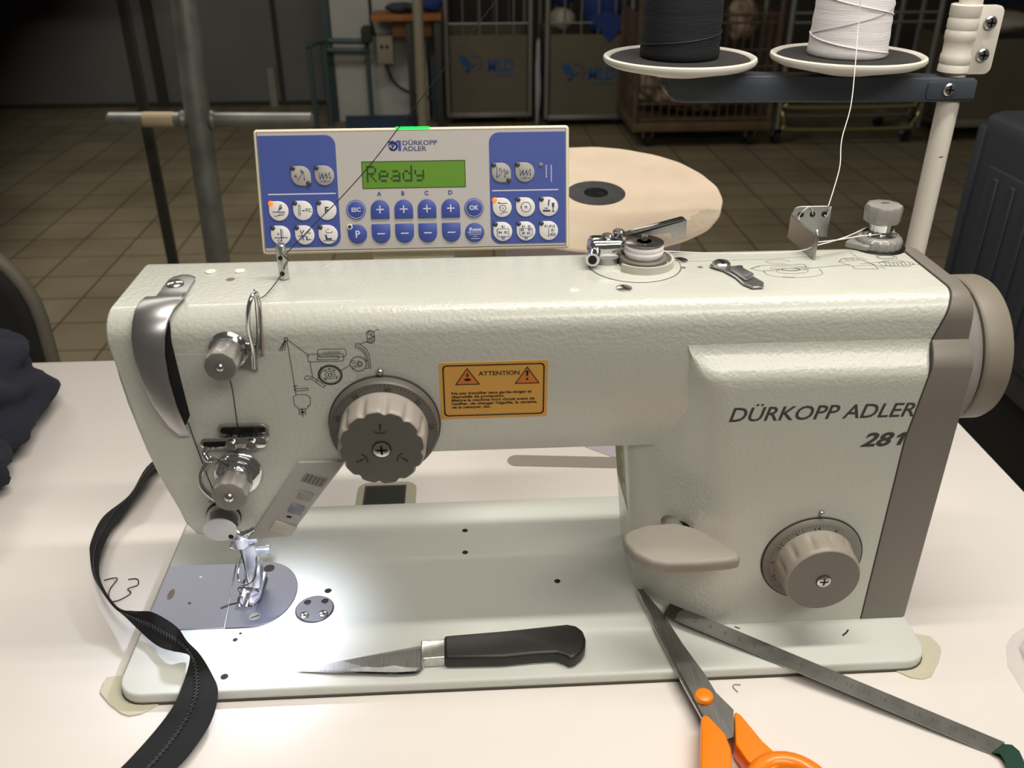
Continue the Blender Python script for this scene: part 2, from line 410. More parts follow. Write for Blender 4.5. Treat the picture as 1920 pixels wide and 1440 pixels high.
# --- end cover, hub and handwheel
cov = [(36, 8), (36, 140), (36, 160), (36, 184)] + [(37, 188), (40, 192), (44, 195.5), (45.9, 197)] + arc(60, 208, 14.2, 180, 90, 7) + arc(116, 210, 12.2, 90, 0, 5) + [(128.2, 188), (128.2, 140), (128.2, 8)]
cv = prism([(y - .2, z + (.2 if z > 200 else 0)) for y, z in cov], 'x', 448, 476, 2.5, 2, sel=lambda m, e: m.x > 475)
cv = xf(cv, lambda v: Vector((v.x + (covx(v.z) - 448 if v.x < 455 else -max(0, v.z - 190) * .06), v.y, v.z)))
part('end_cover', [(cv, COVER)], mach, smooth=30)
gs = prism([(y - .12, z) for y, z in cov], 'x', 447.1, 448.1)
part('cover_gasket', [(xf(gs, lambda v: Vector((v.x + covx(v.z) - 448, v.y, v.z + (.3 if v.z > 200 else 0)))), GASKET)], mach, smooth=30)
hub = part('wheel_hub', [(lathe([(48, 0), (48, 6), (46.5, 12), (44, 17), (36, 19)], (470, 90, 169), (1, 0, 0), 64), HUB)], mach, smooth=50)
part('timing_mark', [(mx(place(join(stroke([(-4, .9), (4, .9)], .35), stroke([(-4, -.9), (4, -.9)], .35), circ(-4, 0, .9, .35, 90, 270)), (475.2, 41, 158), (.3, .95, 0), (0, 0, 1)), Matrix.Identity(4)), GASKET)], mach)
part('handwheel', [(lathe([(36, 0), (41.4, 0), (42.3, .8), (42.6, 2.5), (42.6, 14), (41.6, 16), (39, 17), (34, 17), (32, 14), (12, 13), (11, 17), (0, 17)], (489.8, 90, 170), (1, 0, 0), 72), WHEEL),
    (lathe([(30, 0), (40, 0), (40, 2.5), (30, 2.5)], (487.6, 90, 170), (1, 0, 0), 48), GASKET)], mach, smooth=40)
# --- big stroke dial on the arm
def knob(c, y0, y1, R, n, depth, m_side, m_face, ph=0, taper=.5, ff=1):
    L = y0 - y1
    def rad(r, h, a):
        if r < R * .6: return r
        k = cos((a + ph) * n); s = max(0, k) ** 2
        e = max(0, min(1, (h - L * .12) / (L * .3))) * (1 - (1 - ff) * max(0, min(1, (h - L * .62) / (L * .22))))
        return r - depth * s * e
    pr = [(R + taper, 0), (R + taper * .8, L * .12), (R, L * .3), (R, L * .6), (R - .2, L * .85), (R - 1, L * .97)]
    side = lathe(pr + [(R - 1.6, L)], (c[0], y0, c[1]), (0, -1, 0), n * 12, rad)
    face = lathe([(R - 1.6, 0), (R - 4, .15), (R * .3, .25), (0, .25)], (c[0], y1, c[1]), (0, -1, 0), n * 12, lambda r, h, a: r - (ff * depth * max(0, cos((a + ph) * n)) ** 2 if r > R * .7 else 0))
    return [(side, m_side), (face, m_face)]
DC = (160.5, 155)
ring = [(lathe([(29.6, 0), (29.4, 5), (28.4, 6.6), (23, 7.4)], (DC[0], 46, DC[1]), (0, -1, 0), 72), DIALD), (cyl(30.1, (DC[0], 46.1, DC[1]), (0, -1, 0), 1.6, 72), GASKET)]
tk = []
for i in range(-26, 27):
    a = radians(90 - i * 4.6); big = i % 5 == 0
    tk.append(stroke([((28.2) * cos(a), 28.2 * sin(a)), ((27 if not big else 26.4) * cos(a), (27 if not big else 26.4) * sin(a))], .25))
nums = []
for n_, ang in (('60', 160), ('50', 122), ('40', 82), ('30', 42), ('20', 4), ('10', -32)):
    a = radians(ang); t = text(n_, 0, -1.2, 2.6, None, 0, 0, 'c')
    nums.append(mx(mx(t, Matrix.Rotation(a - pi / 2, 4, 'Z')), Matrix.Translation((25.2 * cos(a), 25.2 * sin(a), 0))))
sd = part('stroke_dial', ring + [(place(join(*tk, *nums), (DC[0], 38.25, DC[1]), *FX), mat('dial_engraving', '#38352f', .7))], mach)
part('dial_knob', knob(DC, 38.6, 21, 23.2, 12, 1.5, mat('knob_side_grey', '#9b938b', .42), DIALD, 0.13), sd, smooth=60)
marks = []
for a0 in (90, 210, 330):
    g = join(stroke([(0, 15), (0, 10.6)], .45), stroke([(-.6, 13), (.6, 13)], .4), circ(0, 14, 4.4, .45, 228, 312, 8), stroke([(.2, 15.4), (.9, 14.4)], .4))
    marks.append(mx(g, Matrix.Rotation(radians(a0 - 90), 4, 'Z')))
part('dial_marking', [(place(join(*marks), (DC[0], 20.6, DC[1]), *FX), INKD)], sd)
part('screw', [(lathe([(5, 0), (5, .3)], (DC[0], 20.8, DC[1]), (0, -1, 0), 24), BLACKHOLE)] + screw((DC[0], 20.4, DC[1]), (0, -1, 0), 4.4, .9, phil=True), sd)
part('pointer_pin', [(lathe([(1.9, 0), (1.9, 1.2), (1.4, 2), (0, 2.4)], (160.2, 46, 187), (0, -1, 0), 20), CHROMEW)], mach)
# --- stitch length dial on the column
SC2 = (407.5, 58.5)
ring = [(lathe([(29.8, 0), (29.6, 1.2), (27.5, 3), (20, 4.4)], (SC2[0], 36, SC2[1]), (0, -1, 0), 64), DIALG), (cyl(30.5, (SC2[0], 36.1, SC2[1]), (0, -1, 0), .8, 64), GASKET)]
tk = []
for i in range(0, 40):
    a = radians(60 + i * 4.4); big = i % 5 == 2
    tk.append(stroke([(27.6 * cos(a), 27.6 * sin(a)), ((25.9 if not big else 24.4) * cos(a), (25.9 if not big else 24.4) * sin(a))], .25))
nums = []
for n_, ang in (('4', 66), ('3.5', 94), ('3', 122), ('2.5', 150), ('2', 178), ('1.5', 206), ('1', 232)):
    a = radians(ang); t = text(n_, 0, -1.1, 2.7, None, 0, 0, 'c')
    nums.append(mx(mx(t, Matrix.Rotation(a - pi / 2, 4, 'Z')), Matrix.Translation((24 * cos(a), 24 * sin(a), 0))))
sl = part('stitch_length_dial', ring + [(place(join(*tk, *nums), (SC2[0], 32.2, SC2[1]), *FX), mat('dial_engraving'))], mach)
part('dial_knob', knob(SC2, 32.5, 16, 22.6, 12, 1.6, mat('stitch_knob_side', '#989085', .42), DIALG, .2, 1, 0), sl, smooth=60)
part('screw', [(lathe([(4.3, 0), (4.3, .3)], (SC2[0], 15.8, SC2[1]), (0, -1, 0), 24), GASKET)] + screw((SC2[0], 15.4, SC2[1]), (0, -1, 0), 4, .9, phil=True), sl)
part('pointer_pin', [(lathe([(1.6, 0), (1.6, 1), (1.1, 1.8), (0, 2.1)], (408, 36, 92), (0, -1, 0), 20), CHROMEW)], mach)
# --- reverse feed lever
lv = [(291, 28), (296, 31.5), (306, 34), (322, 34.5), (333, 30), (352, 15), (354.5, 11), (353, 7), (346, 5), (330, 3), (312, 3.2), (303, 6), (295, 14), (291.5, 22)]
lev = prism(lv, 'z', 81, 88.5, 2.6, 3)
lev = xf(lev, lambda v: Vector((v.x, v.y, v.z + (v.y - 20) * .14 - (2.2 * max(0, (abs(v.x - 322) - 14) / 18)))))
lp = part('reverse_lever', [(lev, LEVERM)], mach, smooth=50)
part('lever_shaft', [(rod((322, 28, 79), (327, 62, 75), 6.5, 24), LEVERM)], lp)
part('lever_slot', [(place(fpoly(rrect(-7.5, 7.5, -8, 8, 7)), (329.4, 44.1, 75), (.79, -.6, 0), (0, 0, 1)), BLACKHOLE), (place(fpoly(rrect(-3, 3, -7, 7, 3)), (329.2, 43.4, 58), (.79, -.6, 0), (0, 0, 1)), mat('slot_dim', '#4c4a45', .8))], mach)
# --- lettering
part('brand_lettering', [(onf(text('DÜRKOPP ADLER', 346.3, 155.6, 8.6, 102.4, .22, .012), 35.85), INK)], mach)
part('model_number', [(onf(join(text('28', 422.2, 137, 8.4, 18.4, .3, .035), fpoly([(442.8, 137), (445.2, 137), (447.6, 145.4), (445.4, 145.4), (442.4, 143.4), (442, 141.6), (444.4, 142.8)])), 35.85), INK)], mach)
# --- warning sticker
X0, X1, Z0, Z1 = 190.9, 248.6, 156.9, 191.3
tri1 = [(199.5, 178), (212, 178), (205.7, 187.4)]; tri2 = [(231.2, 177.7), (243.8, 177.7), (237.5, 187.4)]
ink = [stroke(rrect(X0 + 2.2, X1 - 2.2, Z0 + 2, Z1 - 2, 2), .75, True), stroke(tri1, .55, True), stroke(tri2, .55, True), text('ATTENTION', 211.6, 183.1, 2.4, 21.8, 0, .02),
    fpoly([(237.1, 182), (237.9, 182), (238.3, 185), (237.5, 185.6), (236.7, 185)]), fdisc(237.5, 180.2, .7), fdisc(205.8, 180.8, 1.9, ry=.9), fpoly([(204.7, 183.3), (205.8, 182.3), (206.9, 183.3), (206.2, 183.3), (206.2, 184.7), (205.4, 184.7), (205.4, 183.3)])]
for i, (s, w) in enumerate((('Ne pas travailler sans garde-doigts et', 43), ('dispositifs de protection.', 28.4), ("Mettre la machine hors circuit avant de", 44.6), ("l'enfiler, de changer l'aiguille, la canette,", 46), ('de la nettoyer, etc.', 21))):
    ink.append(text(s, 197, 172 - i * 2.15, 1.5, w, 0, .032))
part('warning_sticker', [(prism([(X0, Z0), (X1 - .3, Z0 + .1), (X1, Z1), (X0 + .1, Z1 - .2)], 'y', 45.75, 45.99), STICK), (onf(join(fpoly(tri1), fpoly(tri2)), 45.7), ORANGET), (onf(join(*ink), 45.64), INKD)], mach)
# --- threading diagrams (line drawings)
d = []
P = lambda *a: d.append(stroke(a, .32))
d.append(circ(113.9, 207.3, .9, .35)); P((114.3, 206.6), (115.2, 175)); P((114.8, 207), (124.5, 197.5)); P((113.2, 206.8), (109.5, 201)); P((113.5, 206.6), (111, 200.6)); P((113.8, 206.4), (112.4, 200.8)); P((113.3, 206.6), (110.3, 200.8))
d.append(stroke(rrect(123.7, 142, 194, 198.3, 1), .3, True)); d.append(stroke(rrect(129, 143.6, 196.5, 201, 1.4), .3, True)); d.append(stroke(rrect(128.5, 139.5, 195, 197.3, .9), .3, True))
for i in range(8): P((132.5 + i * 1.1, 198.8), (132.5 + i * 1.1, 199.8))
P((124.6, 194), (125, 184.5)); P((131, 190), (126.5, 182))
for r, w in ((6, .75), (5.2, .3), (2.4, .3), (1, .35)): d.append(circ(134.2, 186, r, w, ry=r * .93))
for a in (40, 80, 120, 210, 320): d.append(circ(134.2, 186, 3.6, .5, a, a + 22, 4))
P((129.6, 189.5), (128.4, 187.4), (130, 190.8)); P((120.6, 184.2), (121.8, 186), (124.6, 185.4), (131.2, 179.6), (130, 178.7), (123.8, 184.2), (121.4, 183.6), (120.6, 184.2))
P((139.5, 188), (145, 191.5)); d.append(circ(149.3, 192, 4.2, .35)); d.append(circ(150.2, 192, 1.1, .4)); d.append(circ(146.8, 193.4, .8, .25)); d.append(circ(147, 190.2, .8, .25)); d.append(circ(150.2, 192, 2, .25, 100, 260, 10))
P((148.5, 201.8), (149, 203.8), (151, 203.6), (154, 200.8), (155.4, 196.8), (155.6, 189)); P((148.5, 201.8), (150.8, 200.6), (153, 198), (153.6, 193.6), (154.5, 193.6)); P((149.8, 202.6), (152.6, 200.4), (154.3, 196.6), (154.6, 189.4), (153, 189.2))
P((151.4, 203.6), (155.4, 205)); d.append(stroke(rrect(155, 158.6, 203.8, 211, 1.4), .35, True)); d.append(circ(156.6, 209.6, .9, .3)); d.append(circ(156.8, 205.4, .9, .3)); P((155.4, 206.4), (158.8, 207.6)); P((157, 208.4), (159.2, 207)); P((158.4, 210), (161, 211.8))
P((115.3, 178.6), (115, 180), (116.6, 180)); P((114.6, 178.2), (121.8, 178.6), (121.8, 177.4), (115, 176.8), (114.6, 178.2)); P((115, 180.8), (114.5, 179.4))
d.append(stroke([(113.6, 173.6), (116, 174.8), (120.6, 174.6), (122.4, 172.6), (122, 168.4), (119.6, 166), (115.4, 166.2), (113.6, 168.4)], .3, True)); d.append(fdisc(120.8, 167.6, .4))
d.append(stroke([(115.6, 165.4), (119, 165.4), (119, 162.6), (115.6, 162.6)], .3, True)); P((117.3, 165.8), (117.3, 160.8)); d.append(fdisc(117.3, 164, .8)); P((115.8, 163.8), (118.8, 163.8))
part('threading_diagram', [(onf(join(*d), 45.6), INK)], mach)
d = []
def TP(*a): d.append(stroke(a, .42))
d.append(circ(384.5, 100.5, 7, .3, 0, 300, 20, ry=3)); d.append(circ(388, 86, 9, .3, ry=4)); d.append(circ(388, 83, 16, .3, 180, 360, 20, ry=7)); TP((372, 83), (372, 87)); TP((404, 83), (404, 88)); d.append(circ(388, 90, 11, .3, ry=3)); d.append(circ(388, 88, 5, .5, ry=2))
TP((372, 94), (366, 91), (370, 87), (378, 87)); TP((366, 91), (373, 95), (398, 95.5), (398, 91), (379, 89)); TP((396, 89), (424, 93.5)); TP((380, 78), (386, 76.5))
d.append(stroke([(419, 98), (433, 100.5), (437, 92), (424, 91)], .3, True)); TP((419, 98), (423, 103), (434, 104), (436, 100)); [d.append(circ(x, 101.6, 1, .25)) for x in (425, 428.4, 431.8)]; TP((424, 91), (424, 87), (437, 86), (437, 92)); TP((433, 100), (441, 86.5)); TP((432.5, 106), (431.5, 112)); TP((430, 94), (448, 97.5))
d.append(circ(450, 96.5, 6, .3, ry=2.2)); d.append(circ(449, 104, 5, .3, ry=2.4)); d.append(stroke(rrect(444, 455, 101, 107, 2), .3, True)); d.append(stroke(rrect(441, 460, 90.5, 96, 2), .3, True))
for i in range(7): TP((444 + i * 2.3, 91), (444.3 + i * 2.3, 94.5))
TP((440, 90.5), (457, 88.5)); TP((459, 92), (464, 91))
part('winding_diagram', [(ont(join(*d), 222.07), mat('diagram_grey', '#55534b', .6))], mach)
# --- take-up slot and its metal guard
part('take_up_slot', [(prism([(50, 219), (57.4, 221), (56.4, 207.6), (57.2, 186), (58.2, 164), (55, 158), (46, 172)], 'y', 45.5, 47), BLACKHOLE)], mach)
gp = [(52.3, 223, 98, 6), (52.4, 223.2, 95, 12), (52.6, 223.6, 90, 14), (53, 224, 72, 14), (53, 224, 66, 14.4), (51.6, 225.2, 63, 20), (51, 225.4, 57, 20), (49.4, 223.6, 50, 18.6), (48.4, 219.6, 43.5, 17), (47.2, 213, 40, 16), (46.4, 204, 38.6, 15), (46.9, 190, 38, 13.6), (49, 174, 38.6, 11.4), (52.2, 160, 40.5, 8.4), (54.4, 153.4, 42.5, 6)]
V = []; F = []
secs = []
for i, (cx, z, y, w) in enumerate(gp):
    secs.append([(cx - w / 2, y, z), (cx - w / 2 + 1, y - .4, z + .4), (cx, y - .6, z + .6), (cx + w / 2 - 1, y - .4, z + .4), (cx + w / 2, y, z), (cx + w / 2, y + 1, z - 1), (cx - w / 2, y + 1, z - 1)])
gd = part('take_up_guard', [(loft(secs), SATIN)], mach, smooth=50)
part('screw', screw((51.8, 81, 224.2), (0, -.05, 1), 4.6, 1.6, slot=True), gd)
for x, y in ((80.8, 104), (64.7, 104)): part('plug', [(cyl(3, (x, y, 222), (0, 0, 1), .7, 24, .25), WPLUG)], mach)
part('oil_hole', [(ont(fdisc(78.1, 92.3, 2.4), 222.1), mat('oil_hole_dark', '#6f6a5c', .7))], mach)
# --- upper thread parts on the head
pin = part('pin_guide', [(cyl(2.7, (107.5, 91.5, 222), (0, 0, 1), 20, 24, .5), CHROMEW)], mach)
for z in (226, 235): part('eyelet', [(lathe([(1.3, 0), (1.3, .4)], (107.2, 88.9, z), (0, -1, 0), 16), BLACKHOLE)], pin)
lpz = [(96.5, 40.5, 193), (98, 39.5, 203), (97.5, 37, 216), (98.8, 36, 226), (100.5, 36.4, 233), (102, 38, 235), (103, 40.5, 231), (102.6, 42.5, 222), (101, 44, 210), (100, 45, 199), (98.6, 43, 193)]
lg = part('wire_loop_guide', [(tube([(97, 40, 194), (98.4, 38, 206), (99, 33.5, 219), (101, 31, 230), (103, 33, 236), (104.4, 38, 236), (104, 42, 228), (102.6, 43, 214), (101, 44, 200)], 1.15, 10, 6), CHROME)], mach)
part('guide_bracket', [(prism([(84, 193.5), (98, 190.5), (99, 206), (86, 208)], 'y', 43.3, 44.8, .3, 1), CHROMEW)], lg)
k1 = (84.8, 203)
kp = part('pretension', [(lathe([(9.8, 0), (10.2, 1), (9.4, 2.2), (8.2, 2.4), (9.2, 3), (9.6, 4), (8.5, 5), (5, 5.2)], (k1[0], 45, k1[1]), (0, -1, 0), 40), CHROME)], mach)
part('tension_knob', [(lathe([(6.6, 0), (7.6, 1), (8.1, 14), (7.6, 15.2)], (k1[0], 40, k1[1]), (0, -1, 0), 10 * 6, lambda r, h, a: r * (1 + .035 * cos(a * 10))), GREYKNOB), (lathe([(7.6, 0), (6.9, .3), (0, .3)], (k1[0], 24.8, k1[1]), (0, -1, 0), 40), KNOBFACE), (lathe([(2, 0), (2, .5), (1.4, 1.2), (0, 1.4)], (k1[0], 24.5, k1[1]), (0, -1, 0), 20), CHROME)], kp, smooth=50)
# roller guide
rg = part('thread_guide_plate', [(prism(rrect(72, 98.5, 146, 158.5, (2, 5.5, 4.5, 2), 5), 'y', 43.4, 45.9, .6, 2), CHROMEW), (prism(rrect(73.5, 97, 153.6, 157.2, 1.5, 4), 'y', 42.9, 43.5), DARKM),
    (prism(rrect(62.5, 97.5, 145.8, 152.6, 3.2, 5), 'y', 39.8, 41.6, .5, 2), CHROME), (prism(rrect(64, 78, 147.6, 150.8, 1.4, 4), 'y', 39.5, 39.9), DARKM), (tube([(66, 41, 148), (64, 39, 144.5), (66, 36.5, 141.5), (69.5, 37, 142)], 1.5, 10, 4), CHROME)], mach)
for x in (79.2, 89.8): part('stud', [(lathe([(3.1, 0), (3.1, 2.2), (2.5, 2.9), (0, 3)], (x, 39.8, 149.2), (0, -1, 0), 24), CHROMEW)], rg)
for x in (76, 83, 90): part('spacer', [(rod((x, 46, 150), (x, 41, 150), 1.6), DARKM)], rg)
# main tension
tc = (78.5, 127.5)
mt = part('thread_tension', [(lathe([(12.6, 0), (13, 1.2), (12, 2.4), (11.2, 2.6), (12, 3.2), (12.4, 4.4), (10.6, 5.6), (9.6, 5.8), (10.6, 6.6), (10.9, 7.6), (9.2, 8.6), (6, 9)], (tc[0], 46, tc[1]), (0, -1, 0), 48), CHROME)], mach)
part('tension_spring', [(tube([(tc[0] + 9 * cos(t * .5), 37.8 - t * .12, tc[1] + 9 * sin(t * .5)) for t in range(0, 40)], .55, 8), CHROME)], mt)
part('tension_knob', [(lathe([(7.6, 0), (8.6, 1), (9.2, 13.5), (8.6, 15)], (tc[0], 36.5, tc[1]), (0, -1, 0), 60, lambda r, h, a: r * (1 + .04 * cos(a * 10))), GREYKNOB), (lathe([(8.6, 0), (7.8, .4), (0, .4)], (tc[0], 21.5, tc[1]), (0, -1, 0), 40), mat('knob_face_warm', '#87827c', .45)), (lathe([(2.6, 0), (2.6, .6), (1.8, 1.4), (0, 1.6)], (tc[0], 21.1, tc[1]), (0, -1, 0), 20), CHROME)], mt, smooth=50)
part('check_spring', [(tube([(66, 42, 140), (63.4, 39, 137), (60.4, 37.5, 131), (60, 36.5, 125.5), (62, 36, 121), (66.5, 36, 115.5), (70.5, 36.5, 111.5)], 1.4, 10, 5), CHROME)], mt)
part('thread_hook', [(prism([(60.5, 113.5), (64, 116.8), (70, 111), (62, 110.5)], 'y', 41.5, 44.5, .5, 2), CHROME), (tube([(61, 40, 112), (66, 40, 112.4), (70, 40, 110.6)], .9, 8, 4), CHROME)], mach)
# needle bar end disc and lifting hook
ed = part('bushing_cap', [(lathe([(9.4, 0), (9.6, 2), (9, 3.2), (6, 3.4)], (65.6, 45.8, 97), (0, -1, 0), 40), CHROMEW), (lathe([(9.8, 0), (9.8, 1)], (65.6, 46, 97.4), (0, -1, 0), 40), DARKM)], mach)
part('cap_disc', [(prism([(65 + 9.4 * cos(radians(a)), 94.6 + 7.6 * sin(radians(a))) for a in range(0, 360, 12)], 'y', 36.2, 37.6, .4, 2), mat('white_disc', '#dcdde2', .35)), (onf(fdisc(70.6, 90, 1.5), 36.1), DARKM)], ed)
part('lifting_hook', [(tube([(71, 41, 92), (75, 39.5, 89), (79, 39, 90.4), (83, 40, 92)], lambda t: 1.9 - .7 * t, 10, 4), CHROME)], mach)
# head lamp panel with its keys
lpn = part('lamp_panel', [(prism([(111.8, 132.8), (136.8, 132.6), (100.6, 82.2), (76.2, 80.8), (81.6, 88)], 'y', 44.2, 46.4, .7, 2), LAMP)], mach)
def skew(x, z, w, h): 
    ux, uz = .92, -.39; vx, vz = .57, .82
    return [(x - ux * w / 2 - vx * h / 2, z - uz * w / 2 - vz * h / 2), (x + ux * w / 2 - vx * h / 2, z + uz * w / 2 - vz * h / 2), (x + ux * w / 2 + vx * h / 2, z + uz * w / 2 + vz * h / 2), (x - ux * w / 2 + vx * h / 2, z - uz * w / 2 + vz * h / 2)]
part('grille', [(prism(skew(119.3, 121.3, 12.6, 7.2), 'y', 43.7, 44.4, .3, 1), mat('grille_grey', '#85827e', .5))] + [(prism(skew(119.3 + k * 2.2 * .92, 121.3 - k * 2.2 * .39, .7, 5.4), 'y', 43.4, 43.8), mat('grille_slot', '#5f5d5a', .6)) for k in (-2, -1, 0, 1, 2)], lpn)
part('key', [(prism(skew(113.2, 110.6, 7.6, 5.4), 'y', 43.2, 44.4, .5, 2), mat('lamp_key', '#8e8b87', .5))], lpn)
part('key', [(prism(skew(107.2, 101.6, 7.6, 6), 'y', 43, 44.4, .5, 2), mat('lamp_key_blue', '#767a85', .45))], lpn, label='blue grey key')
part('key', [(prism(skew(98.2, 88.6, 13, 8), 'y', 43.4, 44.4, .6, 2), mat('lamp_key_light', '#b3ada3', .5))], lpn, label='large pale key')
part('sensor', [(prism(skew(102.4, 96.4, 2.6, 1), 'y', 43.8, 44.4), BLACKHOLE)], lpn)
# needle bar, presser bar and foot
nb = part('needle_bar', [(rod((61, 82, 100), (61, 82, 52), 3.3, 20), CHROME)], mach)
part('needle_clamp', [(cyl(4.6, (61, 82, 47), (0, 0, 1), 8, 20, .6), FOOT), (rod((65, 82, 51), (71, 82, 51), 1.7, 12), FOOT), (tube([(56.4, 80, 52), (55.6, 77.4, 50), (57, 76.4, 48.4)], .7, 8, 4), CHROME)], nb)
part('needle', [(lathe([(.9, 0), (.9, -14), (.65, -18), (.6, -34), (.1, -38)], (61, 82, 48), (0, 0, 1), 10), CHROME)], nb)
pb = part('presser_bar', [(rod((63, 93, 100), (63, 93, 30), 3.7, 20), FOOT)], mach)
part('presser_foot', [(box(58.4, 67.4, 86.5, 97, 24, 44, 1.2, 2), FOOT), (prism([(96, 26), (88, 26), (84, 17), (80, 13), (90, 12), (96, 18)], 'x', 58, 68, .5, 1), FOOT), (prism([(56.6, 98), (69, 98), (69, 74), (66, 68.5), (63, 68), (62, 74), (62, 79), (60, 79), (60, 74), (59, 68), (57, 69), (56.4, 74)], 'z', 9.4, 12, .5, 1), FOOT), (tube([(57, 76, 13), (57, 73, 20), (61, 71.6, 22), (66, 72, 20), (68, 76, 14)], .8, 8, 5), CHROME)], pb)
part('clamp_screw', [(rod((67, 91, 36), (74.5, 91, 36), 2.4, 16), FOOT), (rod((73, 91, 36), (75.6, 91, 36), 3.4, 16), FOOT)], pb)
part('finger_guard', [(tube([(58, 88, 34), (57, 79, 30), (57.5, 75, 25), (62, 73, 22.5), (66.5, 75, 25), (68, 80, 30), (67, 88, 34)], .6, 8, 6), CHROME)], pb)
part('plunger', [(rod((69.6, 95, 80), (69.6, 95, 44), 2.4, 14), mat('dark_plunger', '#4a4b52', .4, .7))], mach)
# --- bobbin winder
part('winder_base', [(lathe([(25.6, 0), (25.6, .5), (25, .9), (0, .9)], (302, 100, 221.8), (0, 0, 1), 64), PAINT), (lathe([(26.1, 0), (26.1, .25)], (302, 100, 221.8), (0, 0, 1), 64), GASKET)], mach)
wd = part('bobbin_winder', [(lathe([(13.2, 0), (13.2, 4.5), (12.6, 5.2), (10.6, 5.2), (10.6, 2)], (306.5, 99.5, 222.6), (0, 0, 1), 48), COVER), (loft([[(306.5 + r * cos(radians(a)), 99.5 + r * sin(radians(a)), z) for r, z in ((17.2, 222.6), (15.8, 222.6), (15.8, 227), (17.2, 227))] for a in range(215, 405, 8)]), mat('winder_shroud', '#c2bfb2', .4))], mach)
part('winder_spindle', [(rod((306.5, 99.5, 224), (306.5, 99.5, 240), 2, 16), CHROME)], wd)
part('winder_arm', [(box(276, 297, 101, 115, 225, 236, 3.5, 3), CHROME), (rod((279, 102, 229), (277, 94, 228), 4, 20), CHROME), (rod((277, 94, 228), (276.8, 93.2, 228), 2.4, 20), BLACKHOLE), (cyl(3.4, (287, 108, 235.6), (0, 0, 1), 2.4, 20, .7), CHROME), (cyl(3.4, (294, 112, 236), (0, 0, 1), 3, 20, .7), CHROME), (cyl(8, (287, 106, 222.4), (0, 0, 1), 4, 24), SATIN), (box(297, 304, 104, 112, 226, 235, 2, 2), CHROME)], wd)
part('winder_lever', [(prism([(296, 234), (303, 238.5), (328, 244), (333, 243.6), (333.4, 233.6), (326, 232.6), (324, 236), (303, 233)], 'y', 113.5, 114.7, .3, 1), SATIN), (prism([(296, 236), (330, 245), (332, 244.2), (303, 236)], 'y', 110, 116, .4, 1), DARKM)], wd)
for x, y in ((290.4, 66.6), (329.2, 105.3)): part('screw', screw((x, y, 221.9), (0, 0, 1), 4.4, 1), mach)
for x, y, r in ((328.6, 94.5, 1.5), (338.3, 94.7, 1.5), (360.7, 94.2, 1.9)): part('oil_hole', [(ont(fdisc(x, y, r), 222.12), BLACKHOLE if r > 1.6 else mat('oil_hole_dark'))], mach)
cl = part('thread_cutter', [(prism([(343, 93), (346, 98), (352, 98), (357, 88), (362, 78), (366, 67), (364, 61), (358, 60.5), (354.5, 66), (353, 76), (349, 86)], 'z', 222.6, 223.8, .4, 1), SATIN), (prism([(352, 84), (357, 84), (362, 72), (356, 68)], 'z', 223.8, 227, 1, 2), SATIN)], mach)
part('screw', screw((349.5, 92.5, 223.8), (0, 0, 1), 5, 2.2), cl)
# winder thread guide bracket and tension post
br = part('thread_bracket', [(prism([(405, 104), (406.2, 104), (404.4, 140.5), (403.2, 140.5)], 'z', 222, 236.5, .2, 1), STEEL),
    (prism(rrect(403.6, 428, 222, 241.5, (0, 0, 4, 5), 5), 'y', 140, 141.4, .3, 1), STEEL)], mach)
for x in (409.4, 416.4, 423.6): part('eyelet', [(onf(fdisc(x, 236.4, 1.7), 139.85), BLACKHOLE)], br)
part('tab', [(prism([(101.5, 222), (107, 222), (107, 236), (104.5, 239.5), (101.5, 237)], 'x', 405.2, 406.6, .3, 1), STEEL)], br)
tp = part('winder_tension', [(lathe([(16, -.6), (16, 0), (15, .6)], (451.5, 122, 222.2), (0, 0, 1), 40), DARKM), (lathe([(13, 0), (13.2, 4.5), (11.5, 6.4), (9, 7)], (451.5, 122, 222.8), (0, 0, 1), 72, lambda r, h, a: r * (1 + (.03 * cos(a * 18) if h < 5 and r > 11 else 0))), GREYKNOB), (prism([(431, 121), (440, 112), (446, 112), (446, 132), (440, 131)], 'z', 222.2, 226, 1, 2), GREYKNOB), (lathe([(9.4, 0), (9.8, .6), (8, 1), (6.5, 1.4), (7, 6), (7.6, 8)], (451.5, 122, 229.6), (0, 0, 1), 40), CHROME)], mach, smooth=45)
part('tension_knob', [(lathe([(8.4, 0), (10, 1), (10.4, 9), (9.6, 10.6), (7, 11.2), (0, 11.4)], (451.5, 123, 236.6), (0, 0, 1), 60, lambda r, h, a: r * (1 + (.03 * cos(a * 10) if r > 8 else 0))), GREYKNOB), (ont(stroke([(449.5, 123), (453.5, 123)], .8), 248.2), DARKM)], tp, smooth=45)
# worn data plate on the throat side of the column
part('data_plate', [(place(fpoly([(0, 0), (42, 0), (42, 62), (0, 62)]), (304.5, 122, 64), (0, -1, 0), (-.108, 0, 1)), YLABEL), (place(join(*[stroke([(4, 6 + i * 5.5), (20 + (i * 7) % 16, 6 + i * 5.5)], 1.1) for i in range(10)], stroke([(1, 1), (41, 1), (41, 61), (1, 61)], .8, True)), (304.3, 122, 64), (0, -1, 0), (-.108, 0, 1)), mat('plate_print', '#3f4436', .7))], mach)
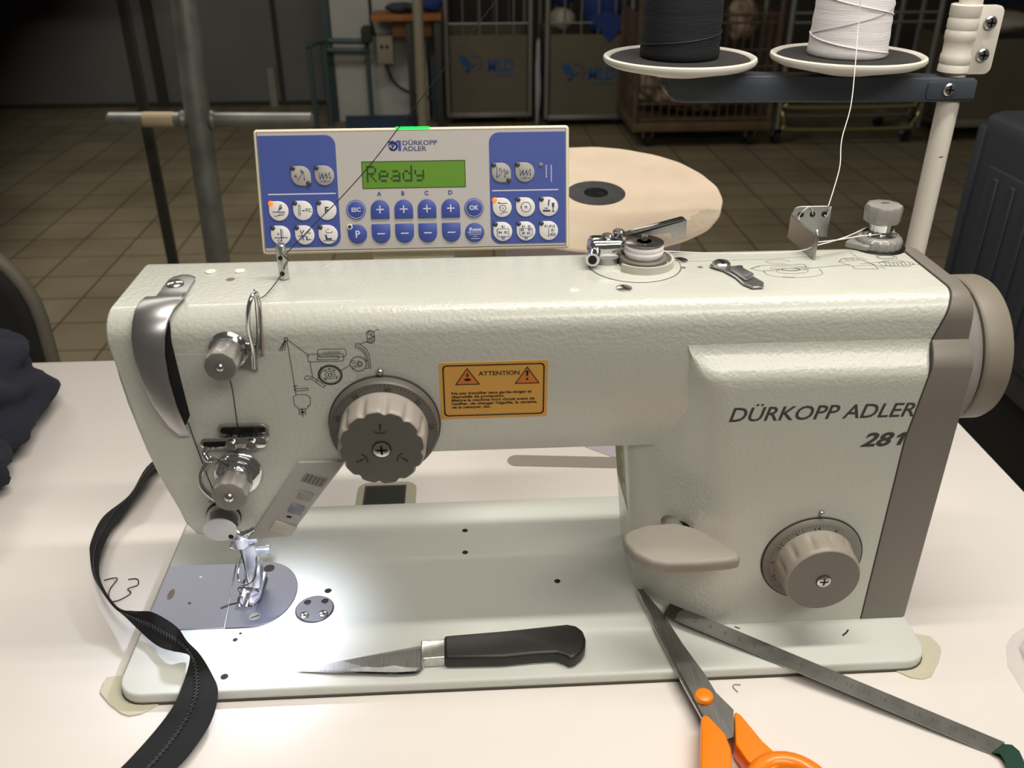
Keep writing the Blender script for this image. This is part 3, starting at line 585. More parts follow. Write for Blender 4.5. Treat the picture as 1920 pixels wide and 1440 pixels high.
# ================================================================== CONTROL PANEL
PO = Vector((86.6, 142, 218.6)); TLT = radians(15.5); PX = (1, 0, 0); PU = (0, sin(TLT), cos(TLT)); PN = Vector((0, -cos(TLT), sin(TLT)))
cp = thing('control_panel', 'beige control panel with blue key fields and green display reading Ready, behind the arm', 'control panel', tuple(PO + Vector((91, 0, 0))))
def onp(vf, h=0): return place(xf(vf, lambda v: Vector((v.x, v.y, v.z + h))), PO, PX, PU)
def pp(poly, h0, h1, b=0, seg=2): return onp(prism(poly, 'z', h0, h1, b, seg))
part('frame', [(pp(rrect(-1, 183.2, -1.2, 70.9, 2.2), -16, 0, 1.4, 3), BEIGE), (pp(rrect(.7, 181.4, .6, 69.4, .6), -.2, .05), mat('frame_shadow', '#6f6858', .7))], cp)
part('faceplate', [(pp(rrect(1.2, 180.9, 1.1, 69, .5), -.1, .25), FOIL)], cp)
part('key_field', [(pp(rrect(1.4, 46.1, 2.9, 67.3, (0, 5.8, 5.8, 0)), .1, .4), BLUE), (onp(stroke([(5.5, 34), (44.4, 34)], .7), .45), PRINTL)], cp, label='blue left key field')
part('key_field', [(pp(rrect(135.7, 180.8, 2.4, 67.3, (5.8, 0, 0, 5.8)), .1, .4), BLUE), (onp(stroke([(137.3, 33.9), (176.3, 33.9)], .7), .45), PRINTL),
    (onp(join(*[stroke([(u, v), (u + .25, v - .5)], .55) for u, v0, n_ in ((169.3, 48, 6), (172.3, 48, 8)) for v in [v0 - i * 1.25 for i in range(n_)]]), .45), PRINTL)], cp, label='blue right key field')
# display with its dot-matrix word
GL = {'R': ('11110', '10001', '10001', '11110', '10100', '10010', '10001', '00000'), 'e': ('00000', '00000', '01110', '10001', '11111', '10000', '01110', '00000'), 'a': ('00000', '00000', '01110', '00001', '01111', '10001', '01111', '00000'),
      'd': ('00001', '00001', '01101', '10011', '10001', '10001', '01111', '00000'), 'y': ('00000', '00000', '10001', '10001', '01111', '00001', '01110', '00000')}
dots = []
for i, ch in enumerate('Ready'):
    for r, row in enumerate(GL[ch]):
        for c, b_ in enumerate(row):
            if b_ == '1': u = 63.3 + (i * 6 + c) * 1.17; v = 49.4 - r * 1.35; dots.append(fpoly([(u, v - 1.22), (u + 1.06, v - 1.22), (u + 1.06, v), (u, v)]))
dp = part('display', [(pp(rrect(60.5, 121.5, 36.2, 52, .3), .1, .35), mat('display_edge', '#3d4a26', .6)), (onp(fpoly(rrect(61, 121, 36.7, 51.4, .2)), .42), LCD)], cp)
part('display_text', [(onp(join(*dots), .5), LCDINK)], dp)
lg_ = [circ(79.6, 60.4, 2.2, 1.15, 200, 510, 24), circ(79.9, 60.9, .95, .75, 40, 250, 12), fpoly([(82.5, 57.6), (84.2, 57.6), (84.2, 63.6), (81.4, 63.6), (82.5, 62.3)]), stroke([(78.2, 58.6), (82.2, 63.1)], .8), stroke([(76.9, 62.6), (79.4, 63.3)], .8), stroke([(76.6, 60.6), (77.6, 61.4)], .6)]
part('maker_logo', [(onp(join(*lg_), .35), LOGOB), (onp(join(text('DÜRKOPP', 85.2, 60.9, 2.5, 20.2, 0, .02), text('ADLER', 85, 57.6, 2.5, 14, 0, .02)), .35), mat('logo_text_grey', '#454a72', .6))], cp)
part('key_letter', [(onp(join(*[text(ch, u, 32.1, 2.4, None, 0, .04, 'c') for ch, u in zip('ABCD', (70.1, 84.1, 98, 112.1))]), .35), LOGOB)], cp)
part('status_light', [(pp(rrect(81.2, 101.2, -14, 71.4, .5), -.8, .2) if 0 else pp(rrect(81.2, 101.2, 69.9, 71.3, .4), -6, .25, .3, 1), GREENLED)], cp, label='glowing green status bar')
part('stand_bracket', [(box(150, 200, 150, 156, 120, 232, 1), BEIGE), (box(150, 200, 128.6, 156, 122, 130, 1), BEIGE)], cp)
def tear(u, v, R, both=False):
    a = [(u - R, v)] + [(u - R, v + R * .86), (u - R * .86, v + R)] + arc(u, v, R, 90, 0, 8)
    if both: a += [(u + R, v - R * .86), (u + R * .86, v - R), (u, v - R)] + arc(u, v, R, -90, -180, 8)[1:-1]
    else: a += arc(u, v, R, 0, -180, 16)[1:-1]
    return a
def key(u, v, kind, sym, lit=False, both=False):
    m = {'w': KWHITE, 'g': KGREY}[kind]
    k = part('key', [(pp(tear(u, v, 5.7, both), .2, 1.1, .35, 2), m), (onp(sym, 1.16), KINK)], cp, label=None if kind == 'w' else 'grey key')
    for du, dv in ((-4.4, 4.4), (4.2, -4.4))[:2 if both else 1]:
        part('indicator', [(onp(lathe([(1.55, 0), (1.4, .6), (.8, 1), (0, 1.1)], (u + du, v + dv, .7), (0, 0, 1), 20)), LEDON if lit else LEDOFF)], k, label='lit orange indicator' if lit else None)
S = stroke
def T_(s, x, y, h, w=None): return text(s, x, y, h * 1.1, w, 0, .03, 'c')
def sh(g, u, v): return [(x[0] + u, x[1] + v, x[2]) for x in g[0]], g[1]
AR = lambda x, y, dx, dy: fpoly([(x, y), (x - dx * 1.2 - dy * .5, y - dy * 1.2 + dx * .5), (x - dx * 1.2 + dy * .5, y - dy * 1.2 - dx * .5)])
zz = join(S([(-3, 1.8), (-2.6, -2)], .3), S([(-2.6, -2), (-1, 1.5), (-.8, -2)], .3), S([(-.8, -2), (1, 1.5), (1.2, -2)], .3), S([(1.2, -2), (3, 1.8), (3.2, -2)], .3), AR(-2.6, -2.2, 0, -1), AR(-.8, -2.2, 0, -1), AR(3.2, -2.2, 0, -1), T_('II', -1.6, -.8, 1.3), T_('II', .9, -.8, 1.3), S([(-2.6, -3.4), (-1, -3.4)], .3), T_('D', .2, -4, 1.2), S([(1.4, -3.4), (3, -3.4)], .3))
key(25.1, 44.4, 'g', sh(join(S([(-2, -2.6), (1.5, 2)], .35), S([(1.6, 2.6), (2, -2.4)], .35), AR(2, -2.8, 0, -1), T_('A', -3, -1, 1.6), T_('B', .6, 1.6, 1.6)), 25.1, 44.4), both=True)
key(38.8, 44.4, 'g', sh(zz, 38.8, 44.4))
key(142.7, 44.3, 'g', sh(join(S([(-2.6, 3.4), (-2.6, -2.8)], .4), AR(-2.6, -3.3, 0, -1), S([(-2, -2.6), (1.6, 1.8)], .3), S([(1.8, 2), (2.1, -3)], .3), AR(2.1, -3.2, 0, -1), T_('C', -.6, .8, 1.6), T_('D', 3.4, -.9, 1.6)), 142.7, 44.3), both=True)
key(156.7, 44.3, 'g', sh(zz, 156.7, 44.3))
key(10.8, 24.4, 'w', sh(join(S([(-3.4, -.6), (3.6, -.6)], .5), S([(-.4, -.6), (1, 3.6)], .4), S([(.4, .6), (1.8, 3.4)], .5), S([(-2.6, -3), (1, -2.4)], .4), S([(0, -1.6), (3, -1.6), (2.4, -2.6), (0, -2.2)], .3), S([(1, 1), (2, 2)], .6)), 10.8, 24.4), lit=True)
key(24.9, 24.4, 'w', sh(join(S([(-2.4, 3.2), (-2.4, -3)], .35), S([(-1.6, 2.6), (-1.6, -2.6)], .35), S([(-2.4, 3.4), (-1, 2.6)], .3), S([(-.4, 0), (1.6, 0)], .4), AR(-.6, 0, -1, 0), T_('TC', 3.2, -.8, 1.7)), 24.9, 24.4))
key(38.9, 24.3, 'w', sh(T_('F', 0, -1.8, 3.4), 38.9, 24.3))
key(10.9, 10.2, 'w', sh(join(S([(-3.6, -1.4), (3.8, -1.4)], .5), S([(.3, 3.6), (.3, -3.4)], .6), S([(1.2, 3.2), (1.2, -1)], .3), S([(-1, -2.2), (-2, -3), (-1, -3.8), (0, -3)], .35), T_('x', -1.4, .2, 1.6)), 10.9, 10.2))
key(25, 10.1, 'w', sh(join(S([(-3.6, -.6), (.2, -.6)], .5), S([(-2.4, 2.8), (-.8, -3)], .5), S([(-2.6, -3), (3.4, 3)], .3), S([(1, -2.8), (3.4, -2.6)], .5), S([(1, -1), (1.2, -2.8)], .8), S([(1.4, 1.8), (2.6, .8), (3.6, 1.4)], .4), S([(-1.4, 1.4), (-.4, 2.6)], .6)), 25, 10.1))
key(38.8, 10.1, 'w', sh(join(S([(-3, -3.6), (3.8, -3.6)], .35), S([(-1.4, -.4), (-1, -2.6), (1.6, -2.6)], 1.1), S([(-1.4, 2.6), (-.8, 1), (2.4, 1.2), (2.6, 2)], .35), S([(-.6, 3), (.6, 3.2)], .3)), 38.8, 10.1))
key(142.8, 24, 'w', sh(join(circ(.4, -.4, 1.8, .35), T_('n', .4, -1, 1.2), S([(-2, 2.4), (3, 2.4)], .4), AR(-1.4, -.6, 0, -1), S([(-1.4, -4), (1, -2.8), (3, -2.8)], .35), S([(-2.4, 2.8), (-1.6, 2.8)], .6)), 142.8, 24), lit=True)
key(156.8, 24, 'w', sh(join(circ(.2, 0, 2.9, .35), T_('n', .2, -.7, 1.8), AR(-2.7, -.8, 0, -1)), 156.8, 24))
key(170.7, 24, 'w', sh(join(fpoly([(-3.6, -3), (.8, -3), (.8, -1.8), (-3.6, -1.8)]), S([(.1, 4), (-.4, 1)], .5), S([(.5, 4), (-.1, 0)], .3), fpoly([(1.8, 2.2), (3.4, 2.2), (3.2, -.4), (2, -.4)]), S([(2.6, -.4), (2.6, -3)], .5), S([(1.8, -2.9), (3.4, -2.9)], .4), S([(-2.4, -.9), (-.8, -.9)], .4), AR(-2.4, -.9, -1, 0)), 170.7, 24))
key(142.9, 9.8, 'w', sh(join(S([(-3.4, 1.6), (3.6, 1.6), (3.6, -3), (-3.4, -3), (-3.4, 1.2)], .3), AR(-3.4, 1.6, 0, 1), T_('B1', .2, 2.2, 1.3), T_('B4', -1.6, -1.2, 1.3), T_('B2', 1.9, -1.2, 1.3), T_('B3', .2, -4.6, 1.3)), 142.9, 9.8))
key(156.9, 9.8, 'w', sh(join(S([(-3.8, 1.6), (-3.8, -2), (-2.2, -3.2), (2.4, -3.2), (3.8, -2), (3.8, 1.6), (-3.8, 1.6)], .3), T_('B1', -1.6, 2.1, 1.2), T_('B1', 2, 2.1, 1.2), T_('B6', -2.2, .1, 1.2), T_('B2', 2.2, .1, 1.2), T_('B5', -1.5, -1.9, 1.2), T_('B3', 1.5, -1.9, 1.2), T_('B4', 0, -4.8, 1.2)), 156.9, 9.8))
key(170.6, 9.8, 'w', sh(join(T_('P1-P15', .6, 1.8, 1.4, 6.2), S([(0, 1.2), (0, -3)], .4), AR(0, -3.8, 0, -1), T_('B1', 2.4, -.4, 1.3), T_('-', 2.4, -1.5, 1.3), T_('B25', 2.6, -3, 1.3)), 170.6, 9.8))
def bkey(poly, sym, lab, rim=False):
    return part('key', [(pp(poly, .2, 1.1, .4, 2), BLUEK), (onp(sym, 1.16), PRINTL)], cp, label=lab)
cir = lambda u, v, R=5.7: [(u + R * cos(radians(a)), v + R * sin(radians(a))) for a in range(0, 360, 12)]
bkey(cir(56.1, 24.3), join(text('ESC', 56.1, 23.2, 2.3, None, 0, .03, 'c'), circ(56.1, 24.3, 5, .25)), 'round blue key marked ESC')
pk = bkey(tear(56.2, 10, 5.6), text('P', 56.4, 8, 4, None, 0, .02, 'c'), 'blue key marked P')
part('indicator', [(onp(lathe([(1.8, 0), (1.7, .5), (1.3, .6)], (51.8, 14.4, .6), (0, 0, 1), 20)), KWHITE), (onp(lathe([(1.3, .3), (.8, 1), (0, 1.1)], (51.8, 14.4, .6), (0, 0, 1), 20)), LEDOFF)], pk)
bkey(cir(126, 24.1), join(text('OK', 126, 23, 2.5, None, 0, .03, 'c'), circ(126, 24.1, 5, .25)), 'round blue key marked OK')
bkey(cir(126, 9.6), join(text('Reset', 126.6, 10.6, 1.9, 7, 0, .03, 'c'), S([(121.6, 9.8), (130.2, 9.8)], .3), S([(123, 12.4), (123, 8)], .25), S([(123.6, 8.6), (129.6, 8.6)], .3), S([(125, 7.4), (127.4, 7.4)], .3), S([(123.8, 6), (128.6, 6)], .3)), 'round blue key marked Reset')
for u in (70.2, 84.2, 98, 112.1):
    bkey([(u - 5.5, 18.6), (u + 5.5, 18.6)] + arc(u, 24.2, 5.5, 0, 180, 12), join(S([(u - 2, 24.2), (u + 2, 24.2)], .7), S([(u, 22.2), (u, 26.2)], .7)), 'blue plus key')
    bkey([(u + 5.5, 15.6), (u - 5.5, 15.6)] + arc(u, 9.8, 5.5, 180, 360, 12), S([(u - 2, 10), (u + 2, 10)], .7), 'blue minus key')
part('indicator', [(onp(lathe([(1.4, 0), (1.2, .5), (0, 1)], (166.2, 48.4, .35), (0, 0, 1), 20)), mat('led_clear', '#77797d', .3))], cp)

# ================================================================== SEWING TABLE
tb = thing('sewing_table', 'white laminate sewing table top carrying the machine', 'table', (100, 160, FZ))
part('table_top', [(prism(rrect(-620, 633, -118, 441, 6, 3), 'z', -30, 0, 1.2, 2), TABLE)], tb)
for x in (-560, 570):
    part('leg', [(box(x - 25, x + 25, 130, 180, FZ + 40, -31, 3), LEGM), (box(x - 25, x + 25, -90, 410, FZ, FZ + 40, 5), LEGM), (box(x - 25, x + 25, -60, 380, -60, -30.5, 3), LEGM)], tb)
part('cutout_edge', [(prism([(-3.6, 14), (-.4, 14), (-.4, 168), (-3.6, 168)], 'z', .02, .3), WOODE)], tb)
part('cutout_edge', [(prism([(476.4, 14), (478.6, 14), (478.6, 168), (476.4, 168)], 'z', .02, .3), WOODE)], tb)
part('corner_pad', [(prism([(-12, 22), (-13, 17), (-12.4, 10), (-4, 1), (5, -6), (10, -8), (16, -7), (24, -1), (28, 6), (28, 26)], 'z', .02, .9, .3, 1), PAD)], tb)
part('corner_pad', [(prism([(448, 26), (448, 6), (456, -1), (462, -6), (468, -7.5), (474, -6), (484, 5), (490, 14), (491, 18), (489, 26), (480, 29)], 'z', .02, .9, .3, 1), PAD)], tb)
part('hinge_pad', [(prism(rrect(118, 163.5, 172, 213, (0, 0, 9, 9)), 'z', .02, .7), PADG), (prism(rrect(123.4, 155.6, 178, 208.6, .6), 'z', .7, .9), mat('hinge_recess', '#3b3a30', .7)), (ont(fpoly(rrect(125, 154.5, 178, 206.5, .6)), 1), mat('hinge_dark', '#26251f', .8))], tb)
part('slot_inlay', [(prism(arc(244, 238.2, 7.9, 90, 270, 8) + [(440, 211), (440, 226.6)], 'z', .02, .5), SLOT)], tb)
# ================================================================== THREAD STAND
ts = thing('thread_stand', 'white pole thread stand with dark arm and two spool dishes', 'thread stand', (572, 300, 0))
part('pole', [(cyl(8, (572, 300, 0), (0, 0, 1), 620, 32), STANDW), (place(stroke([(-1.3, 0), (1.3, .2)], .7), (571.6, 291.9, 229), *FX), GASKET)], ts)
part('base_nut', [(lathe([(20, 0), (20, 4), (13, 5), (13, 14), (9, 15)], (572, 300, 0), (0, 0, 1), 32), STANDD)], ts)
arm_p = [(584, 270), (584, 287)] + [(362, 291.5)] + arc(362, 284, 7.5, 90, 180, 4) + [(354.5, 282), (357, 277), (362, 273.5), (369, 272.3)]
part('spool_arm', [(prism(arm_p, 'y', 290, 311, 2.6, 3), STANDD), (prism(rrect(548, 584.6, 272.5, 285.8, (3, 1, 1, 3), 3), 'y', 288.8, 290.5, .8, 2), STANDD)], ts)
part('screw', screw((564, 288.8, 279.6), (0, -1, 0), 4.6, 2.4, phil=True), ts)
clp = part('clamp', [(lathe([(10, 0), (11, .6), (11, 5), (10.4, 6), (11, 7), (11, 12), (10.3, 13.4), (10.3, 22), (11, 23), (11, 28), (10.4, 29.5), (11, 31), (11, 36), (10.4, 38), (11, 39), (11, 46), (10, 46.6)], (570, 300, 290), (0, 0, 1), 36), STANDW), (prism(rrect(572, 593.5, 289.6, 336.4, (1, 5, 5, 1), 4), 'y', 291.5, 296, .9, 2), STANDW)], ts)
for z in (303, 325): part('screw', screw((584.5, 291.4, z), (0, -1, 0), 4.7, 2.6, phil=True), clp)
for cx in (365, 488.5):
    ds = part('spool_dish', [(lathe([(6, -11), (20, -11), (24, -10), (50, -4.5), (54, -2.6), (55, -.6), (54.6, 1.2), (53, 2), (51.2, 1.2), (50, -1.4), (0, -2)], (cx, 300, 302), (0, 0, 1), 64), STANDW)], ts, smooth=50)
    part('foam_pad', [(lathe([(50, 0), (50, 1.8), (48.5, 2.6), (0, 2.6)], (cx, 300, 300.2), (0, 0, 1), 48), FOAM)], ds)
def spool(name, cx, r0, r1, m, label):
    pr = [(r0 - 1, 0), (r0, 1.5)]
    for i in range(1, 40):
        t = i / 40; pr.append((r0 + (r1 - r0) * t + .25 * sin(i * 2.3), 1.5 + 150 * t))
    pr += [(r1 - 6, 153), (r1 - 10, 160), (9, 160), (9, 166), (0, 166)]
    o = thing(name, label, 'thread spool', (cx, 300, 303), 'spools on the thread stand')
    part('wound_thread', [(lathe(pr, (cx, 300, 303), (0, 0, 1), 56), m)], o, smooth=60)
    return o
sn = spool('thread_spool', 364.5, 28.3, 26, NAVYT, 'dark navy thread spool standing on the left dish')
sw = spool('thread_spool', 487.5, 28, 21.5, WHITET, 'white thread spool standing on the right dish')
def helix(cx, r0, r1, z0, z1, a0, a1, r, m, par):
    pts = []
    for i in range(25):
        t = i / 24; a = radians(a0 + (a1 - a0) * t); z = z0 + (z1 - z0) * t; R_ = r0 + (r1 - r0) * (z - 304) / 151 + .35; pts.append((cx + R_ * cos(a), 300 + R_ * sin(a), z))
    part('loose_wrap', [(tube(pts, r, 6), m)], par)
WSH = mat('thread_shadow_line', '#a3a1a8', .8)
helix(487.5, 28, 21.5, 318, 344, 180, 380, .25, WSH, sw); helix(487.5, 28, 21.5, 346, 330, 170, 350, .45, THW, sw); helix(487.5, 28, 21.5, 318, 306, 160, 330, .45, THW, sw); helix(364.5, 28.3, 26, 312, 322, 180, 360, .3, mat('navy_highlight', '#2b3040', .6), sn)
# ---- threads
wt = [(474.2, 266, 369), (476.9, 266, 343), (477, 262, 323.4), (470, 240, 302.9), (460.8, 215, 283.8), (450, 195, 267.4), (444.5, 178, 255.5), (434.5, 158, 246.1), (425.2, 141, 238.2)]
wt = [(466, 268, 440)] + wt
pth = tube(wt, .3, 6, 4)
loop1 = tube([(425.2, 141, 238.2), (426.5, 138.5, 241.5), (425, 138.8, 235.8), (423.6, 139.6, 236)], .3, 6, 4)
loop2 = tube([(416.4, 139.5, 236.4), (413.5, 138, 241.8), (410, 137.5, 240), (407.6, 138, 235), (407.2, 128, 227), (409, 115, 225), (407, 104, 231)], .3, 6, 5)
dbl = tube([(407.2, 104, 232), (420, 108.5, 231.3), (436, 114, 231.4), (449, 116, 231.6), (458, 119, 231.8), (459, 124, 232), (452, 129, 232.3), (444, 124, 233), (430, 114, 232), (418, 109, 230.4), (406, 105, 229.4)], .32, 6, 5)
dn = tube([(406, 105, 229.4), (400, 107, 226), (380, 105, 225.6), (350, 104, 226.5), (318, 103, 229)], .3, 6, 4)
part('sewing_thread', [(join(pth, loop1, loop2, dbl, dn), THW)], label='white thread running from the white spool through the bracket to the bobbin', cat='thread')
bt = [(109.5, 88, 236.5), (124.2, 108, 247.2), (137.8, 125, 256.8), (156.4, 134, 274.6), (170.8, 135, 291.6), (184.9, 136, 308), (217.9, 140, 346.8), (246.9, 150, 379.5), (300, 170, 450)]
b2 = [(109.5, 88, 236.5), (110.8, 90.5, 233), (109, 88, 230), (107.4, 88.4, 226.5), (103.5, 70, 224.2), (101.8, 55, 226.5), (102, 44, 235.6)]
b3 = [(102, 44, 235.6), (101.2, 41, 215), (99, 39, 205.5), (92, 38.5, 205), (84.8, 38.5, 194.5), (84, 41, 180), (82.8, 43, 160), (82.2, 43, 151)]
b4 = [(70, 37, 142), (74, 37, 138.5), (79, 36.5, 134), (88, 37.4, 128)]
b5 = [(69, 37, 111), (66.5, 40, 113), (62, 44.5, 122), (58.4, 45.4, 145), (56.6, 45.4, 160)]
b6 = [(66, 41, 92), (62, 60, 86), (59.5, 76, 60), (60, 80, 46), (61, 81.4, 12), (58, 74, 9.2), (50, 71, 9.1), (45, 68, 9)]
part('sewing_thread', [(join(*[tube(b, .28, 6, 4) for b in (bt, b2, b3, b4, b5, b6)]), THB)], label='fine black thread running past the panel through the guides to the needle', cat='thread')
# ---- bobbin on the winder
bo = thing('bobbin', 'metal bobbin filled with white thread on the winder', 'bobbin', (306.5, 99.5, 228))
part('flange', [(lathe([(2.1, 0), (10.6, 0), (10.6, .7), (2.1, .7)], (306.5, 99.5, 228), (0, 0, 1), 40), CHROMEW)], bo)
part('flange', [(lathe([(2.2, 0), (10.9, 0), (10.9, .6), (10.4, .9), (4.2, .9), (4, 0)], (306.5, 99.5, 235.6), (0, 0, 1), 40), mat('bobbin_dark', '#7b7472', .25, .9)), (lathe([(3.9, .95), (2.2, .95)], (306.5, 99.5, 235.6), (0, 0, 1), 24), BLACKHOLE)], bo)
part('wound_thread', [(lathe([(10.4, 0), (11, 1.4), (11.1, 3), (10.6, 3.5), (11, 4), (10.8, 6), (10.2, 6.8)], (306.5, 99.5, 228.7), (0, 0, 1), 40), mat('bobbin_thread', '#f0eaee', .7, bump=.4, bscale=60, stretch=(1, 1, 60)))], bo, smooth=60)
# ================================================================== REEL OF INTERLINING
rl = thing('tape_reel', 'large round reel with cream disc face and dark core, behind the machine', 'reel', (331, 450, 0))
ra = Vector((0, -sin(radians(7)), cos(radians(7)))); rc = Vector((331.5, 450, 158))
ru, rv, rw = frame_of(ra)
def torn(r, h, a): return r + (.5 * sin(a * 9) + .35 * sin(a * 23 + 1) if r > 110 else 0)
part('disc', [(lathe([(27.5, -3), (117, -3), (117.6, -1.4), (117, 0), (27.5, 0)], tuple(rc), tuple(ra), 96, torn, False), REEL)], rl)
tp_ = []
for i in range(19):
    t = i / 18; a = radians(-84 + 62 * t); tp_.append((103 + 3 * sin(i * 2.1) + 2 * sin(i * 5), a))
R3 = lambda r, a, h=.25: tuple(rc + Vector((1, 0, 0)) * (r * cos(a)) + ra.cross(Vector((1, 0, 0))) * (r * sin(a)) + ra * h)
ring_o = [R3(117 + .3 * sin(a * 40), a) for _, a in tp_]
ring_i = [R3(r - 10 * sin(pi * k / 18), a) for k, (r, a) in enumerate(tp_)]
part('torn_edge', [(loft([ring_o, ring_i], False) if 0 else ([*ring_o, *ring_i], [(k, k + 1, 19 + k + 1, 19 + k) for k in range(18)]), REELT)], rl)
cr_ = part('core', [(lathe([(27.6, -8), (27.6, .3), (27, .6), (11.5, .6), (11.2, -8)], tuple(rc), tuple(ra), 48, None, False), CORE), (lathe([(11.4, -2), (0, -2)], tuple(rc), tuple(ra), 32), BLACKHOLE)], rl)
part('wound_tape', [(lathe([(84, 0), (84.5, 2), (84.5, 136), (80, 139)], (331, 455, 0), (0, 0, 1), 64), LILAC)], rl)
part('tape_tail', [(prism([(302, 255), (312, 247), (323, 238.5), (420, 230), (420, 375), (360, 375)], 'z', .02, .5), LILAC)], label='lilac strip of interlining lying on the table behind the machine', cat='fabric strip')
# ================================================================== KNIFE
kn = thing('paring_knife', 'small kitchen knife with black handle lying on the machine bed', 'knife', (185, 18, 8))
blp = [(100, 12.2), (127, 16.4), (150, 21.2), (172.6, 25.6), (175.6, 24.2), (175.4, 11.5), (174, 7), (171.5, 5.2), (159, 5), (128, 8)]
bl_ = prism(blp, 'z', 9.4, 11.2)
bl_ = xf(bl_, lambda v: Vector((v.x, v.y, v.z if v.y > 9 + (v.x - 100) * .06 and v.x > 110 else 10 - max(0, 125 - v.x) * .05)))
part('blade', [(bl_, BLADE), (place(fpoly([(118, 9.6), (127, 8.6), (159, 5.6), (171, 5.8), (172.5, 8.5), (166, 9), (158, 11), (150, 9.8), (142, 11), (134, 10)]), (0, 0, 11.25), *TX), mat('honed_edge', '#cfcfcf', .3, 1, var=.2, vscale=200))], kn, flat=True)
part('bolster', [(prism([(173.5, 25.8), (176.8, 26.6), (178.5, 25.2), (188, 26), (188, 11.4), (176, 11.2), (174.6, 8.5)], 'z', 8.3, 15.6, 2.2, 3), CHROMEW)], kn)
hp = [(187.3, 28), (225, 30.1), (262, 33.4), (267.5, 31.6), (271, 27), (272, 20.4), (270.5, 14), (268, 10), (264, 6.4), (260.5, 5), (258, 7.6), (253, 10.2), (240, 10), (222, 8.6), (188, 9.6)]
part('handle', [(prism(hp, 'z', 8.1, 17, 3.2, 3), KHAND)], kn, smooth=50)
# ================================================================== SCISSORS
sc_ = thing('scissors', 'closed scissors with orange handles, points on the machine bed', 'scissors', (330, -30, 0))
b1 = [(311.4, 66), (314.8, 65.2), (323.6, 42), (329.8, 17.3), (337.6, -7.4), (340.4, -20.4), (347, -33), (344.6, -42), (342, -50.8), (338, -52.3), (336.4, -48), (329.5, -35.5), (326.4, -18.5), (323.3, -2.5), (319.2, 22), (315.9, 38)]
lift = lambda v: Vector((v.x, v.y, v.z + max(0, (v.y + 20)) * .01))
part('blade', [(xf(prism(b1, 'z', 10.4, 12), lift), BLADE)], sc_, flat=True)
b2_ = [(310.8, 66), (313, 65), (322, 20), (328, -18), (336, -36), (348, -40), (350, -46), (330, -42), (325.4, -20), (321.8, -2), (317.2, 26)]
part('blade', [(xf(prism(b2_, 'z', 8.6, 10.2), lift), mat('blade_bright', '#c6c4c0', .25, 1))], sc_, flat=True)
part('pivot_cap', [(lathe([(5.4, 0), (5.4, 1.4), (4.6, 2.6), (2.4, 3.2), (0, 3.4)], (332.6, -24, 12.2), (0, 0, 1), 32), ORANGE)], sc_)
h1 = [(327.3, -39), (329, -37.4), (331.5, -38.4), (337.4, -50), (338, -60), (335.4, -72), (335.2, -82), (326, -84), (318.4, -80), (319.2, -70.6)]
part('handle', [(prism(h1, 'z', .6, 14.5, 4, 4), ORANGE), (tube([(325 + 14 * cos(radians(a)), -104 + 26 * sin(radians(a)), 7.6) for a in range(0, 360, 20)], 5, 12, 2, True), ORANGE)], sc_, smooth=60)
h2 = [(346.3, -36.5), (347.6, -34.8), (350, -37.6), (356.5, -55), (361, -62.5), (366, -68), (356, -73), (349, -74), (344.6, -66), (341.6, -56)]
part('handle', [(prism(h2, 'z', 2, 13, 3.6, 4), ORANGE), (tube([(350 + 20 * cos(radians(a)) + 12, -88 + 22 * sin(radians(a)), 10.5) for a in range(0, 360, 20)], 5, 12, 2, True), ORANGE)], sc_, smooth=60)
# ================================================================== RULER and ribbon
rA, rB = Vector((322.6, 39.9, 14.6)), Vector((329.4, 50, 14.6)); rC, rD = Vector((484.2, -62, .7)), Vector((493.6, -55.4, .7))
rX = ((rC + rD) / 2 - (rA + rB) / 2); RL = rX.length; rX.normalize(); rY = (rB - rA).normalized(); rN = rX.cross(rY).normalized()
rul = thing('steel_ruler', 'narrow steel ruler leaning from the machine bed down to the table', 'ruler', tuple((rA + rC) / 2))
part('strip', [([tuple(p - rN * h) for h in (0, .8) for p in (rA, rB, rD, rC)], [(0, 3, 2, 1), (4, 5, 6, 7), (0, 1, 5, 4), (1, 2, 6, 5), (2, 3, 7, 6), (3, 0, 4, 7)])], rul, flat=True) if 0 else None
sp_ = prism([(0, 0), (RL, 0), (RL + 1, 6), (RL, 12.2), (0, 12.2)], 'z', -.8, 0)
part('strip', [(place(sp_, tuple(rA), rX, rY), RULER)], rul, flat=True)
g = [S([(i * RL / 207, .2), (i * RL / 207, 1.4 if i % 5 else 2.2)], .12) for i in range(6, 204)] + [text(str(k), k * RL / 20.7, 4.6, 3.4, None, 0, 0, 'c') for k in range(2, 21)]
part('graduation', [(place(join(*g), tuple(rA + rN * .06), rX, rY), mat('ruler_ink', '#4b4a46', .6))], rul)
part('end_smudge', [(place(fpoly([(0, 0), (8, 0), (7, 6), (9, 12), (0, 12.2)]), tuple(rA + rN * .05), rX, rY), mat('smudge_dark', '#3c3b38', .5, .6))], rul)
rb = [[(480.5, -61, 2.2), (489.5, -56, 2.4)], [(483.5, -63.4, 4), (493, -58.2, 4.2)], [(484, -67, 3.6), (495, -62, 3.8)], [(482.6, -74, 2), (494.6, -71, 2)], [(478, -86, 1), (490, -88, 1)], [(470, -98, .8), (478, -106, .8)]]
part('ribbon', [(([p for s in rb for p in s], [(2 * i, 2 * i + 2, 2 * i + 3, 2 * i + 1) for i in range(5)]), GREENR)], label='dark green ribbon tied through the end of the steel ruler', cat='ribbon', smooth=80)
